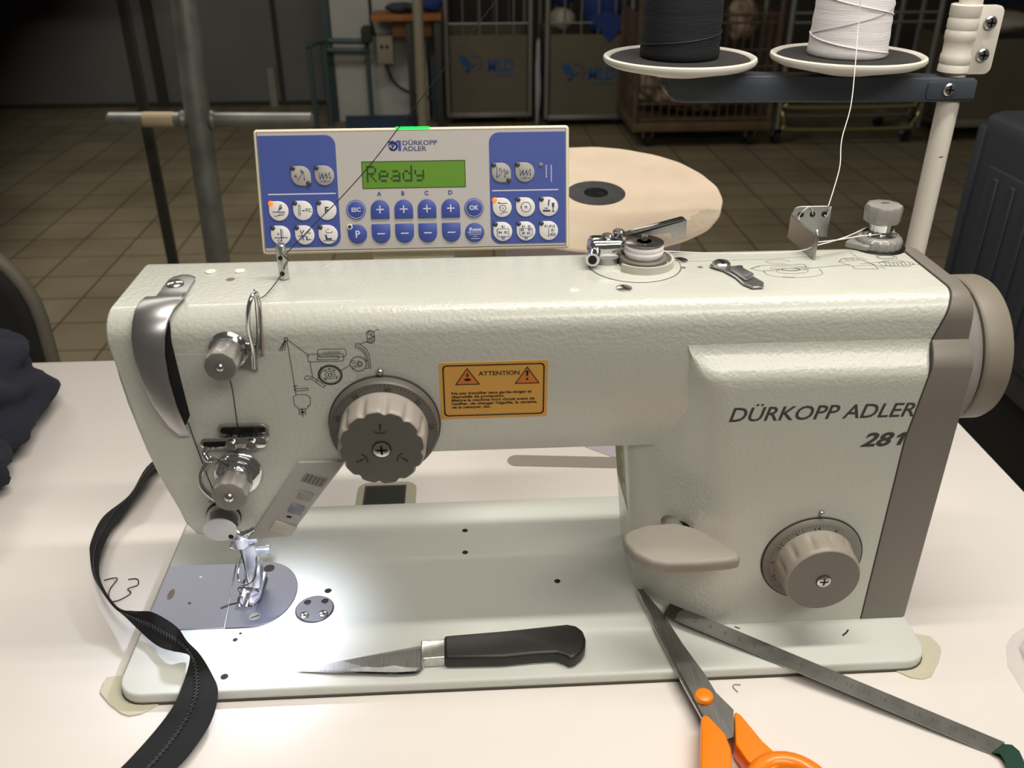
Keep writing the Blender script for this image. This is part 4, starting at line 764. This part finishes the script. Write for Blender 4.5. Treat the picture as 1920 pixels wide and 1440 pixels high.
# ================================================================== ZIPPER
zp = [(-30, 275, 2, -20, 262, 14), (-52.9, 249.4, 2, -37.6, 227.6, 14), (-55.9, 206.7, 2, -42.5, 193.3, 16), (-66.8, 178.9, 2, -47.1, 176.2, 10), (-65.7, 151.1, 2, -51.3, 150, 8), (-60.9, 134.3, 2, -46.4, 119.1, 12), (-48.4, 107.8, 3, -35.3, 90, 16), (-26.8, 78.4, 6, -15.8, 62.7, 18), (-13.9, 64.8, 8, -2.6, 54.2, 22), (6.9, 41.8, 12, 9.2, 50.7, 24), (18, 31.2, 14, 19.1, 46.1, 22), (27.5, 25.2, 16, 29.1, 37.4, 22), (36, 25.8, 12, 38.9, 22.3, 26), (37.9, 20.2, 11, 47, 15.7, 22), (38.4, 3.9, 11, 55, 6.2, 16), (36.1, -11.2, 9, 60.6, -4.7, 13), (27.1, -24.5, 3, 59.9, -20.6, 8), (16.9, -43.8, 2, 52.6, -41, 6), (6.5, -58.7, 2, 43.4, -56.2, 6), (-8, -80, 2, 25, -84, 5)]
A_ = spline([q[:3] for q in zp], 6); B_ = spline([q[3:] for q in zp], 6)
A_[6 * 10 + 0]
V = []; F = []; n = len(A_)
for a, b in zip(A_, B_):
    for t in (0, .2, .4, .5, .6, .8, 1): V.append(tuple(a.lerp(b, t)))
for i in range(n - 1):
    for j in range(6): F.append((i * 7 + j, i * 7 + j + 1, (i + 1) * 7 + j + 1, (i + 1) * 7 + j))
zi = thing('zipper', 'black zipper tape curling over the left end of the machine bed', 'zipper', (-10, 60, 0))
part('tape', [((V, F), ZTAPE)], zi, smooth=80)
te = []
L_ = 0; last = None
mid = [(a.lerp(b, .5), (b - a).normalized()) for a, b in zip(A_, B_)]
acc = 0
dens = []
for (p, d), (q, e) in zip(mid, mid[1:]):
    m_ = max(1, int((q - p).length / .6))
    for k in range(m_): dens.append((p.lerp(q, k / m_), d.lerp(e, k / m_).normalized(), (q - p).normalized()))
prev = dens[0][0]
for p, d, t in dens:
    if (p - prev).length < 2.1: continue
    prev = p; nn = d.cross(t).normalized()
    for sgn, off in ((1, 0), (-1, 1)):
        c = p + t * off * 1.05
        for nz in (1,):
            q = [c - d * 1.6 * sgn * -.9 + t * .4, c + d * .4 * -sgn + t * .45, c + d * .4 * -sgn - t * .45, c - d * 1.6 * sgn * -.9 - t * .4]
            te.append(([tuple(x + nn * h) for h in (.9, -.9) for x in q], [(0, 1, 2, 3), (7, 6, 5, 4), (0, 4, 5, 1), (1, 5, 6, 2), (2, 6, 7, 3), (3, 7, 4, 0)]))
part('teeth', [(join(*te), ZTEETH)], zi, flat=True)
# ================================================================== NAVY CLOTH, scraps, clear sheet
def lump(c, r, n=(40, 26), amp=.18, f=.012, seed=0, folds=5, zmin=None):
    V = []; F = []; nu, nv = n
    for j in range(nv + 1):
        th = pi * j / nv
        for i in range(nu):
            ph = 2 * pi * i / nu; d = Vector((sin(th) * cos(ph), sin(th) * sin(ph), cos(th)))
            k = 1 + amp * noise.fractal(d * 1.6 + Vector((seed, seed * 2, 3)), 1, 2, 4) + amp * .45 * sin(folds * ph + 3 * d.z * 2 + 4 * noise.noise(d * 2 + Vector((seed, 0, 0)))) * sin(th)
            p = Vector(c) + Vector((d.x * r[0], d.y * r[1], d.z * r[2])) * k
            if zmin is not None and p.z < zmin: p.z = zmin + .02 * (i % 3)
            V.append(tuple(p))
    for j in range(nv):
        for i in range(nu): F.append((j * nu + i, (j + 1) * nu + i, (j + 1) * nu + (i + 1) % nu, j * nu + (i + 1) % nu))
    return V, F
part('cloth_bundle', [(lump((-252, 290, 30), (98, 118, 54), (72, 40), .16, seed=2.3, folds=5, zmin=.6), NAVY), (lump((-222, 205, 26), (72, 72, 46), (56, 30), .16, seed=5.1, folds=4, zmin=.6), NAVY)], label='crumpled dark navy cloth heaped on the left side of the table', cat='cloth', smooth=80)
part('thread_scrap', [(tube([(-43, 109, .5), (-39, 110.5, .6), (-34, 109, 1.5), (-36, 101, .5), (-35, 94, .5), (-31, 88, .5), (-26, 89, .6), (-21, 95, .6), (-24, 99, 1), (-19, 103, .5), (-21, 109, .5), (-27, 109, .6)], .35, 6, 6), THB)], label='curled dark thread snippet on the table left of the machine', cat='thread scrap', group='loose thread snippets')
part('thread_scrap', [(tube([(357, -10.6, .5), (355.4, -7.2, .5), (356.4, -5, .5), (360.2, -5.4, .5)], .3, 6, 4), mat('scrap_grey', '#8f8c86', .8))], label='tiny grey V shaped thread snippet on the table beside the scissors', cat='thread scrap', group='loose thread snippets')
part('thread_scrap', [(tube([(430.4, 22.3, 8.4), (433.4, 24.4, 8.5), (435.4, 26.6, 8.4)], .45, 6, 3), THB)], label='short straight dark snippet on the bed in front of the stitch dial', cat='thread scrap', group='loose thread snippets')
part('thread_scrap', [(tube([(366.6, 33.6, 8.3), (367.6, 32.6, 8.4), (369.2, 31.8, 8.3)], .3, 6, 3), THB)], label='minute dark lint on the bed just behind the ruler', cat='thread scrap', group='loose thread snippets')
part('plastic_sheet', [(prism([(532, 16), (540, 24), (590, 52), (600, -60), (548, -62), (522, -26), (524, 0)], 'z', .1, .5), CLEAR), (prism([(538, 12), (544, 18), (590, 44), (596, -50), (552, -52), (530, -20)], 'z', .5, 3.2, 1.2, 2), CLEAR)], label='clear plastic sheet lying on the right edge of the table', cat='plastic sheet')
# ================================================================== ROOM
def struct(name, pieces, **k): return part(name, pieces, kind='structure', **k)
struct('floor', [(([(-3600, -1500, FZ), (4600, -1500, FZ), (4600, 5700, FZ), (-3600, 5700, FZ)], [(0, 1, 2, 3)]), tile_material())], loc=(0, 0, FZ))
struct('wall_back', [(box(-3600, 4600, 5600, 5700, FZ, 1700), WALLG)])
struct('trim_1', [(box(-3600, -520, 5585, 5600, FZ, FZ + 26), DARKW)])
struct('trim_2', [(box(-935, -905, 5588, 5600, FZ, 1600), DARKW)])
struct('trim_3', [(box(-1000, -955, 5575, 5600, FZ, -560), mat('trim_light', '#8a897f', .7))])
struct('trim_4', [(box(-1700, -1640, 5575, 5600, FZ, 1600), DARKW)])
struct('wall_white', [(box(-512, 20, 5110, 5600, FZ, 1700), WALLW)])
struct('wall_dark', [(box(120, 4500, 5585, 5598, FZ, 1500), DARKW)])
struct('trim_5', [(box(-562, -520, 5100, 5140, FZ, 1600), TEAL)])
# --- galvanised rail in the middle ground
po = thing('post_with_crossbar', 'galvanised grey tube post with a short crossbar, left behind the machine', 'post', (-325, 1500, FZ))
part('post', [(tube([(-331, 1500, FZ), (-329, 1500, -300), (-322, 1500, 0), (-311, 1500, 230), (-292, 1500, 620)], 25, 24, 3), POSTG)], po)
part('crossbar', [(lathe([(0, 0), (10, 1), (14.5, 6), (14.5, 404), (10, 409), (0, 410)], (-500, 1498, 9), (1, 0, -.017), 24), POSTG)], po)
part('tape_wrap', [(lathe([(15, 0), (15.2, 1), (15.2, 59), (15, 60)], (-428, 1498, 7.6), (1, 0, -.017), 24), TAPEM)], po, label='cream tape around the bar')
part('weld', [(lathe([(16, 0), (19, 6), (16, 12)], (-300, 1498, 5.4), (1, 0, 0), 20), POSTG)], po)
part('weld', [(lathe([(16, 0), (19, 6), (16, 12)], (-357, 1498, 6), (1, 0, 0), 20), POSTG)], po)
part('foot_plate', [(box(-400, -262, 1430, 1570, FZ, FZ + 8, 2), POSTG)], po)
rdt = thing('upright_rod', 'dark square upright rod behind the taped end of the crossbar', 'rod', (-500, 1720, FZ))
part('rod', [(prism([(-511, 1710), (-489, 1710), (-489, 1730), (-511, 1730)], 'z', FZ + 6, 420, 2, 1), RODD)], rdt)
part('foot_plate', [(box(-545, -455, 1680, 1760, FZ, FZ + 6, 1), RODD)], rdt)
# --- made-up dark cloth, fading out at its edge to darken the upper left corner
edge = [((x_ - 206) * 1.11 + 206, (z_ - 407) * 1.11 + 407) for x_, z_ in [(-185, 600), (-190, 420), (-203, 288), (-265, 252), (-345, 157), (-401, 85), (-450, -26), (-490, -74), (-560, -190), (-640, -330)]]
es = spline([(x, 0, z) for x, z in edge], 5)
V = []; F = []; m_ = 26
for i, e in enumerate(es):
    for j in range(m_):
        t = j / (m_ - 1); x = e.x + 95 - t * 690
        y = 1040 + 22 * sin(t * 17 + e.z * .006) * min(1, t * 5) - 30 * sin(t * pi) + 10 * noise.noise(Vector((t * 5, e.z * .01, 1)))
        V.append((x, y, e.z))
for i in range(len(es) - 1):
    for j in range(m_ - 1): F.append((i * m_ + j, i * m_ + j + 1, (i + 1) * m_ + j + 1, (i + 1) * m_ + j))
ct = thing('corner_shade_cloth', 'made-up dark cloth with a sheer edge, added to darken the upper left corner', 'cloth', (-500, 1040, FZ))
clo = part('cloth', [((V, F), SHADEC)], ct, smooth=80)
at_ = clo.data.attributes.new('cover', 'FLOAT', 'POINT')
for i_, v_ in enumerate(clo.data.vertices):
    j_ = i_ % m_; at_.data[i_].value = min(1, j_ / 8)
nt_ = SHADEC.node_tree; an = nt_.nodes.new('ShaderNodeAttribute'); an.attribute_name = 'cover'
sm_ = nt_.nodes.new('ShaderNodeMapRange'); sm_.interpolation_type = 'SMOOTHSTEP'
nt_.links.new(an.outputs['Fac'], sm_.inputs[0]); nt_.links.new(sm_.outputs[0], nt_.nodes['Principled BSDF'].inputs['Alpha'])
part('shade_rail', [(rod((-1020, 1040, 626), (-130, 1040, 626), 12), RODD), (rod((-1000, 1040, FZ), (-1000, 1040, 626), 14), RODD)], ct)
# --- chair behind the table
ch = thing('office_chair', 'dark chair with a pale rounded rim at the left edge, behind the table', 'chair', (-430, 640, FZ))
bk = rrect(-600, -279, -330, 92, (60, 60, 110, 110), 8)
part('backrest', [(prism(bk, 'y', 566, 606, 12, 3), CHAIRD)], ch, smooth=50)
part('back_shell', [(tube([(x + (2 if x > -440 else -2), 584, z) for x, z in bk], 9, 10, 0, True), CHAIRR)], ch, smooth=60)
part('seat', [(prism(rrect(-640, -270, 615, 935, 60, 5), 'z', -380, -320, 16, 3), CHAIRD)], ch)
part('back_bracket', [(box(-465, -415, 600, 640, -420, -250, 8), RODD)], ch)
part('gas_column', [(cyl(25, (-450, 755, FZ + 60), (0, 0, 1), 350, 20), RODD)], ch)
for a in range(5):
    q = 2 * pi * a / 5 + .4; c = Vector((-450, 755, FZ + 75)); e = c + Vector((cos(q) * 215, sin(q) * 215, -25))
    part('base_arm', [(tube([c, e], 18, 10), RODD), (cyl(25, (e.x - 10, e.y, FZ + 25.2), (1, 0, 0), 20, 16), RUBBER), (rod((e.x, e.y, FZ + 26), (e.x, e.y, FZ + 55), 6), RODD)], ch)
# --- big blue-grey plastic container at the right
tu = thing('plastic_container', 'large blue-grey ribbed plastic container to the right of the table', 'container', (1300, 700, FZ))
part('body', [(prism([(120, 1015), (120, 1620), (-262, 1600), (-262, 1015)][::-1] and [(1015, -262), (1600, -262), (1620, 104), (1612, 110), (1040, 110), (1022, 104), (1015, 84)], 'y', 330, 1000, 6, 2), TUBM)], tu)
part('side_panel', [(box(1007, 1016, 380, 945, -212, 40, 3, 2), TUBM)] + [(box(1004, 1008, y, y + 14, -200, 28, 2, 1), TUBM) for y in range(400, 940, 46)], tu)
part('corner_edge', [(box(1010, 1022, 985, 1003, -262, 90, 4, 2), TUBM)], tu)
part('undercarriage', [(box(1035, 1590, 345, 985, FZ + 60, -263), BASEB)], tu)
for x in (1080, 1540):
    for y in (400, 930): part('wheel', [(cyl(50, (x - 15, y, FZ + 50.5), (1, 0, 0), 30, 24, 4), RUBBER), (box(x - 22, x + 22, y - 14, y + 14, FZ + 56, FZ + 66), BASEB)], tu)
# --- laundry carts with stencilled panels
def wheelset(par, x, y, r=60, m=RUBBER):
    part('caster', [(cyl(r, (x - 16, y, FZ + r + .4), (1, 0, 0), 32, 24, 5), m), (prism([(y - 18, FZ + r), (y + 18, FZ + r), (y + 30, FZ + r * 2.2), (y - 34, FZ + r * 2.2)], 'x', x - 26, x - 20, 1, 1), CASTER), (prism([(y - 18, FZ + r), (y + 18, FZ + r), (y + 30, FZ + r * 2.2), (y - 34, FZ + r * 2.2)], 'x', x + 20, x + 26, 1, 1), CASTER), (box(x - 28, x + 28, y - 36, y + 32, FZ + r * 2.1, FZ + r * 2.3), CASTER)], par)
def stencil(txt, x, z, w, h, y, lx):
    leaf = [(lx - 62, z + 72), (lx - 20, z + 60), (lx + 10, z + 20), (lx + 4, z - 4), (lx - 34, z + 8), (lx - 58, z + 40)]
    g_ = join(fpoly(leaf), stroke([(lx - 20, z - 20), (lx + 20, z + 10), (lx + 45, z + 20)], 8), circ(lx + 20, z + 20, 48, 5, -60, 110, 12, ry=44), text(txt, x, z - 22, h, w, .05, .03), stroke([(x + 20, z - 44), (x + w - 4, z - 46)], 6), fpoly([(lx - 30, z - 14), (lx + 6, z - 8), (lx - 14, z - 34)]))
    return (onf(g_, y), STENCIL)
def panel_cart(label, x0, x1, y, zt, zb, txt, st):
    c = thing('laundry_cart', label, 'cart', ((x0 + x1) / 2, y + 260, FZ), 'laundry carts in the background')
    part('front_panel', [(box(x0 + 18, x1 - 18, y, y + 10, zb, zt, 3, 1), CARTG), (box(x0 + 10, x1 - 10, y - 4, y + 14, zb - 16, zb + 12, 4), CARTS)], c)
    part('stencil_mark', [stencil(txt, *st)], c, label='blue stencilled letters')
    for x, yy in ((x0, y), (x1, y), (x0, y + 500), (x1, y + 500)): part('post', [(rod((x, yy + 5, FZ + 48), (x, yy + 5, 700), 15, 16), CARTS)], c)
    part('side_panel', [(box(x0 - 4, x0 + 4, y + 22, y + 485, zb, zt), CARTG), (box(x1 - 4, x1 + 4, y + 22, y + 485, zb, zt), CARTG), (box(x0 + 18, x1 - 18, y + 500, y + 508, zb, zt), CARTG)], c)
    bars = [rod((x, y + 5, zt), (x, y + 5, 640), 5, 8) for x in [x0 + (x1 - x0) * k / 5 for k in range(1, 5)]] + [rod((x0, y + 5, z), (x1, y + 5, z), 5, 8) for z in (zt + 60, 150, 400, 640)]
    part('wire_mesh', [(join(*bars), CARTS)], c)
    bars = [rod((x0, y + 505, z), (x1, y + 505, z), 5, 8) for z in (150, 640)] + [rod((x, y + 505, zt), (x, y + 505, 640), 5, 8) for x in [x0 + (x1 - x0) * k / 5 for k in range(1, 5)]]
    part('wire_mesh', [(join(*bars), CARTS)], c)
    part('deck', [(box(x0 - 10, x1 + 10, y - 6, y + 512, FZ + 46, FZ + 54, 3, 1), CARTS)], c)
    for x in (x0 + 40, x1 - 40):
        for yy in (y + 50, y + 450): wheelset(c, x, yy, 20)
    return c
c2 = panel_cart('khaki panelled laundry cart with MLD stencil, left of the two beside the wooden bench', 137, 610, 4960, -297, -732, 'MLD', (365, -470, 150, 66, 4958.8, 265))
c3 = panel_cart('khaki panelled laundry cart with MLD stencil holding blue cloths, behind the navy spool', 698, 1165, 4880, -288, -735, 'MLD', (930, -508, 155, 64, 4878.8, 842))
part('linen_bundle', [(lump((790, 5030, -226), (76, 80, 62), (24, 16), .08, seed=1, folds=3), WHCL)], label='white linen bundle inside the cart behind the navy spool', cat='linen', smooth=80)
part('linen_bundle', [(lump((790, 5040, -78), (84, 90, 76), (24, 16), .1, seed=4, folds=3), BLUECL)], label='blue cloth on top of the white linen in the cart', cat='linen', smooth=80)
part('linen_bundle', [(lump((1025, 5040, -170), (110, 120, 150), (32, 20), .16, seed=8, folds=5), BLUECL), (prism([(925, -196), (1030, -166), (1155, -208), (1040, -328)], 'y', 4870, 4872.5), BLUECL)], label='blue cloths hanging over the front of the cart behind the navy spool', cat='linen', smooth=80)
part('clear_bag', [(lump((652, 4930, -545), (18, 30, 244), (20, 20), .2, seed=6, folds=5), mat('bag_grey', '#a3a2a8', .4))], label='thin pale plastic bag hanging between the two stencilled carts', cat='bag', smooth=80)
# --- rusty wire cage cart
cg = thing('wire_cage_cart', 'rusty wire cage cart full of soiled linen, behind the thread spools', 'cart', (1465, 4620, FZ), 'laundry carts in the background')
x0, x1, y0, y1 = 1112, 1822, 4350, 4850
wb = [rod((x, y0, -650), (x, y0, -130), 3.4, 6) for x in range(x0, x1 + 1, 44)] + [rod((x0, y0, z), (x1, y0, z), 6, 8) for z in (-640, -560, -470, -380, -300, -170, -132)]
wb += [rod((x0, y, -650), (x0, y, -130), 5, 8) for y in range(y0, y1, 60)] + [rod((x1, y, -650), (x1, y, -130), 5, 8) for y in range(y0, y1, 60)]
part('wire_mesh', [(join(*wb), CARTR)], cg)
for x in (x0, x1):
    for y in (y0, y1): part('post', [(rod((x, y, -700), (x, y, 500), 15, 12), CARTR)], cg)
part('deck', [(box(x0 - 14, x1 + 14, y0 - 16, y1 + 10, -700, -655, 5), mat('deck_brown', '#5c4a30', .8, var=.2, vscale=20))], cg)
for x in (1195, 1745):
    for y in (4410, 4800): wheelset(cg, x, y, 40)
part('soiled_linen', [(lump((1465, 4600, -495), (325, 222, 150), (80, 44), .12, seed=11, folds=11), BROWNCL)], label='mass of brown and white soiled linen inside the rusty cage cart', cat='linen', smooth=80)
part('linen_sack', [(lump((1490, 4600, -150), (88, 120, 145), (32, 22), .12, seed=3, folds=5), WHCL)], label='off-white sack standing in the cage cart between the spools', cat='sack', smooth=80)
part('linen_sack', [(lump((1705, 4650, -195), (88, 110, 110), (32, 22), .2, seed=9, folds=5), BROWNCL)], label='reddish brown cloth bundle slumped at the right of the cage cart', cat='sack', smooth=80)
# --- trolley of bent tubes
tr = thing('tube_trolley', 'empty steel trolley with bent tube rails under the thread stand arm', 'trolley', (2250, 4500, FZ), 'laundry carts in the background')
def urail(z, m, y=4350, d=0, xa=1890, xb=2625): return (tube([(xa, y + 300, z + 130 + d), (xa, y + 20, z + 100 + d), (xa + 20, y, z + 25), (xa + 70, y, z), (xb - 90, y, z), (xb - 25, y, z + 25), (xb, y + 15, z + 100 + d), (xb, y + 300, z + 130 + d)], 12, 12, 4), m)
for z, y, m in ((-702, 4350, GLINTR), (-590, 4355, GLINTR), (-545, 4420, GLINTR), (-640, 4400, CARTS)): part('rail', [urail(z, m, y)], tr)
for x in (1880, 2640):
    for y in (4370, 4800): part('post', [(rod((x, y, -700), (x, y, 500), 15, 12), CARTS)], tr)
part('wire_shelf', [(join(*[rod((x, 4370, -600), (x, 4800, -600), 4, 6) for x in range(1900, 2630, 46)], *[rod((1890, y, -600), (2630, y, -600), 5, 6) for y in (4400, 4600, 4780)]), CARTS)], tr)
part('upper_rail', [(join(rod((1880, 4370, -130), (2640, 4370, -130), 7, 8), rod((1880, 4370, -175), (2640, 4370, -175), 7, 8)), CARTS)], tr)
for x in (1895, 2610):
    for y in (4420, 4780): wheelset(tr, x, y, 42)
# --- right hand cart
c6 = thing('laundry_cart', 'brownish panelled laundry cart behind the thread stand pole, blue cloth on top', 'cart', (3150, 4650, FZ), 'laundry carts in the background')
part('front_panel', [(box(2790, 3500, 4380, 4392, -680, -265, 3, 1), CARTG), (box(2780, 3510, 4374, 4398, -710, -670, 4), CARTS)], c6)
for x in (2780, 3510):
    for y in (4386, 4850): part('post', [(rod((x, y, -700), (x, y, 500), 15, 12), CARTS)], c6)
part('side_panel', [(box(2776, 2786, 4410, 4840, -680, -265), CARTG)], c6)
for x in (2830, 3460):
    for y in (4430, 4800): wheelset(c6, x, y, 38)
part('deck', [(box(2775, 3515, 4378, 4860, -708, -690, 3, 1), CARTS)], c6)
part('linen_bundle', [(lump((3060, 4560, -205), (170, 120, 60), (32, 18), .15, seed=14, folds=4), WHCL)], label='pale linen lying in the right hand cart under the blue cloth', cat='linen', smooth=80)
part('linen_bundle', [(lump((3060, 4560, -8), (210, 150, 110), (32, 18), .15, seed=15, folds=4), BLUECL)], label='dark blue cloth heaped in the right hand cart above the pale linen', cat='linen', smooth=80)
# --- bench, frame, pipe, mat
be = thing('workbench', 'wooden topped workbench by the white wall in the background', 'workbench', (-60, 4980, FZ))
part('bench_top', [(box(-262, 116, 4830, 5090, -206, -176, 3), BENCHW)], be)
part('drawer', [(box(-155, 60, 4880, 5060, -290, -207, 2), BOXB)], be)
for x in (-60, 92): part('leg', [(box(x - 18, x + 18, 4850, 4886, FZ, -207, 2), RODD)], be)
part('leg', [(box(40, 80, 5050, 5090, FZ, -207, 2), TEAL)], be)
part('socket_box', [(box(-250, -160, 4935, 5000, -440, -290, 3), mat('socket_beige', '#8d8672', .7)), (onf(join(fdisc(-222, -350, 10), fdisc(-192, -350, 10)), 4934.5), DARKM)], be)
part('tool_bag', [(box(-330, -268, 4900, 4990, -330, -240, 20, 3), mat('bag_olive', '#34362f', .9))], label='dark bag hanging at the left end of the workbench', cat='bag')
part('cloth_roll', [(lump((-100, 4960, -150), (90, 70, 26), (24, 12), .15, seed=20), mat('cloth_slate', '#3b4450', .9))], label='slate grey cloth lying on the workbench top', cat='cloth', smooth=80)
part('cloth_roll', [(lump((60, 4980, -140), (60, 60, 36), (24, 12), .15, seed=21), BLUECL)], label='blue cloth lying on the right end of the workbench top', cat='cloth', smooth=80)
part('power_cable', [(tube([(-290, 5095, 300), (-285, 5095, -150), (-280, 5080, -260), (-210, 5000, -452), (-160, 4990, -560), (-60, 5000, -620), (40, 4990, -640)], 8, 8, 5), CABLE)], label='black cable sagging under the workbench', cat='cable')
fr = thing('tubular_rack', 'dark teal tube frame with a curved corner by the white wall', 'frame', (-450, 4950, FZ))
part('top_rail', [(tube([(-612, 4860, -345), (-600, 4900, -325), (-540, 4990, -320), (-480, 5000, -325), (-300, 5000, -330)], 16, 12, 5), TEAL), (tube([(-560, 5000, -372), (-300, 5000, -378)], 15, 12), TEAL)], fr)
part('leg', [(rod((-612, 4862, FZ), (-612, 4862, -345), 14, 12), TEAL)], fr)
part('leg', [(rod((-548, 4990, FZ), (-548, 4990, -330), 18, 12), TEAL)], fr)
part('leg', [(rod((-310, 5000, FZ), (-310, 5000, -330), 14, 12), TEAL)], fr)
part('pipe', [(cyl(27, (4, 4530, FZ), (0, 0, 1), 1500, 20), PIPEC)], label='cream upright pipe in front of the workbench', cat='pipe')
part('floor_mat', [(prism([(-470, 5050), (-430, 4700), (-60, 4700), (-40, 5050)], 'z', FZ + .5, FZ + 46, 6, 2), MATB)], label='dark blue low platform on the floor by the white wall', cat='platform')

# ================================================================== LIGHT
def area(name, loc, tgt, sx, sy, power, col):
    l = bpy.data.lights.new(name, 'AREA'); l.shape = 'RECTANGLE'; l.size = sx / 1000; l.size_y = sy / 1000; l.energy = power; l.color = col
    o = bpy.data.objects.new(name, l); COL.objects.link(o); o.location = W(loc)
    o.rotation_euler = (W(tgt) - W(loc)).to_track_quat('-Z', 'Y').to_euler(); return o
WARM = (1, .94, .85)
area('tube_light_over_machine', (520, 28, 1150), (520, 28, 0), 1000, 40, 10.5, WARM)
area('tube_light_behind', (420, 280, 1150), (420, 250, 0), 1000, 40, 2.2, WARM)
area('fill_light_front', (650, -900, 1150), (300, 60, 180), 1200, 300, 10, WARM)  # added soft fill for the front faces, no tube hangs there
area('tube_light_hall', (-600, 2300, 1700), (-700, 2500, -700), 2500, 120, 36, WARM)
sp = bpy.data.lights.new('sewing_lamp', 'SPOT'); sp.energy = .6; sp.color = (.78, .84, 1); sp.spot_size = radians(128); sp.spot_blend = 1; sp.shadow_soft_size = .004
so = bpy.data.objects.new('sewing_lamp', sp); COL.objects.link(so); so.location = W((84, 58, 79)); so.rotation_euler = (W((70, 50, 8)) - so.location).to_track_quat('-Z', 'Y').to_euler()
wd_ = bpy.data.worlds.new('hall_ambient'); wd_.use_nodes = True; SC.world = wd_
wd_.node_tree.nodes['Background'].inputs[0].default_value = (.9, .85, .75, 1); wd_.node_tree.nodes['Background'].inputs[1].default_value = .11

# ================================================================== CAMERA
cd = bpy.data.cameras.new('camera'); co = bpy.data.objects.new('camera', cd); COL.objects.link(co); SC.camera = co
yaw, pitch, roll = radians(3.1693), radians(28.7689), radians(-.1154)
fw = Vector((sin(yaw) * cos(pitch), cos(yaw) * cos(pitch), -sin(pitch))); rt = Vector((cos(yaw), -sin(yaw), 0)); up_ = rt.cross(fw)
r_ = rt * cos(roll) + up_ * sin(roll); u_ = up_ * cos(roll) - rt * sin(roll)
M3 = Matrix((r_, u_, -fw)).transposed()
co.matrix_world = Matrix.Translation(W((206.23, -372.82, 407.59))) @ M3.to_4x4()
cd.sensor_fit = 'HORIZONTAL'; cd.sensor_width = 36; cd.lens = 1682.705 / 1920 * 36; cd.clip_start = .02
cd.dof.use_dof = True; cd.dof.focus_distance = .57; cd.dof.aperture_fstop = 13
SC.cycles.caustics_reflective = False; SC.cycles.caustics_refractive = False
SC.view_settings.view_transform = 'Standard'; SC.view_settings.look = 'None'; SC.view_settings.exposure = 0
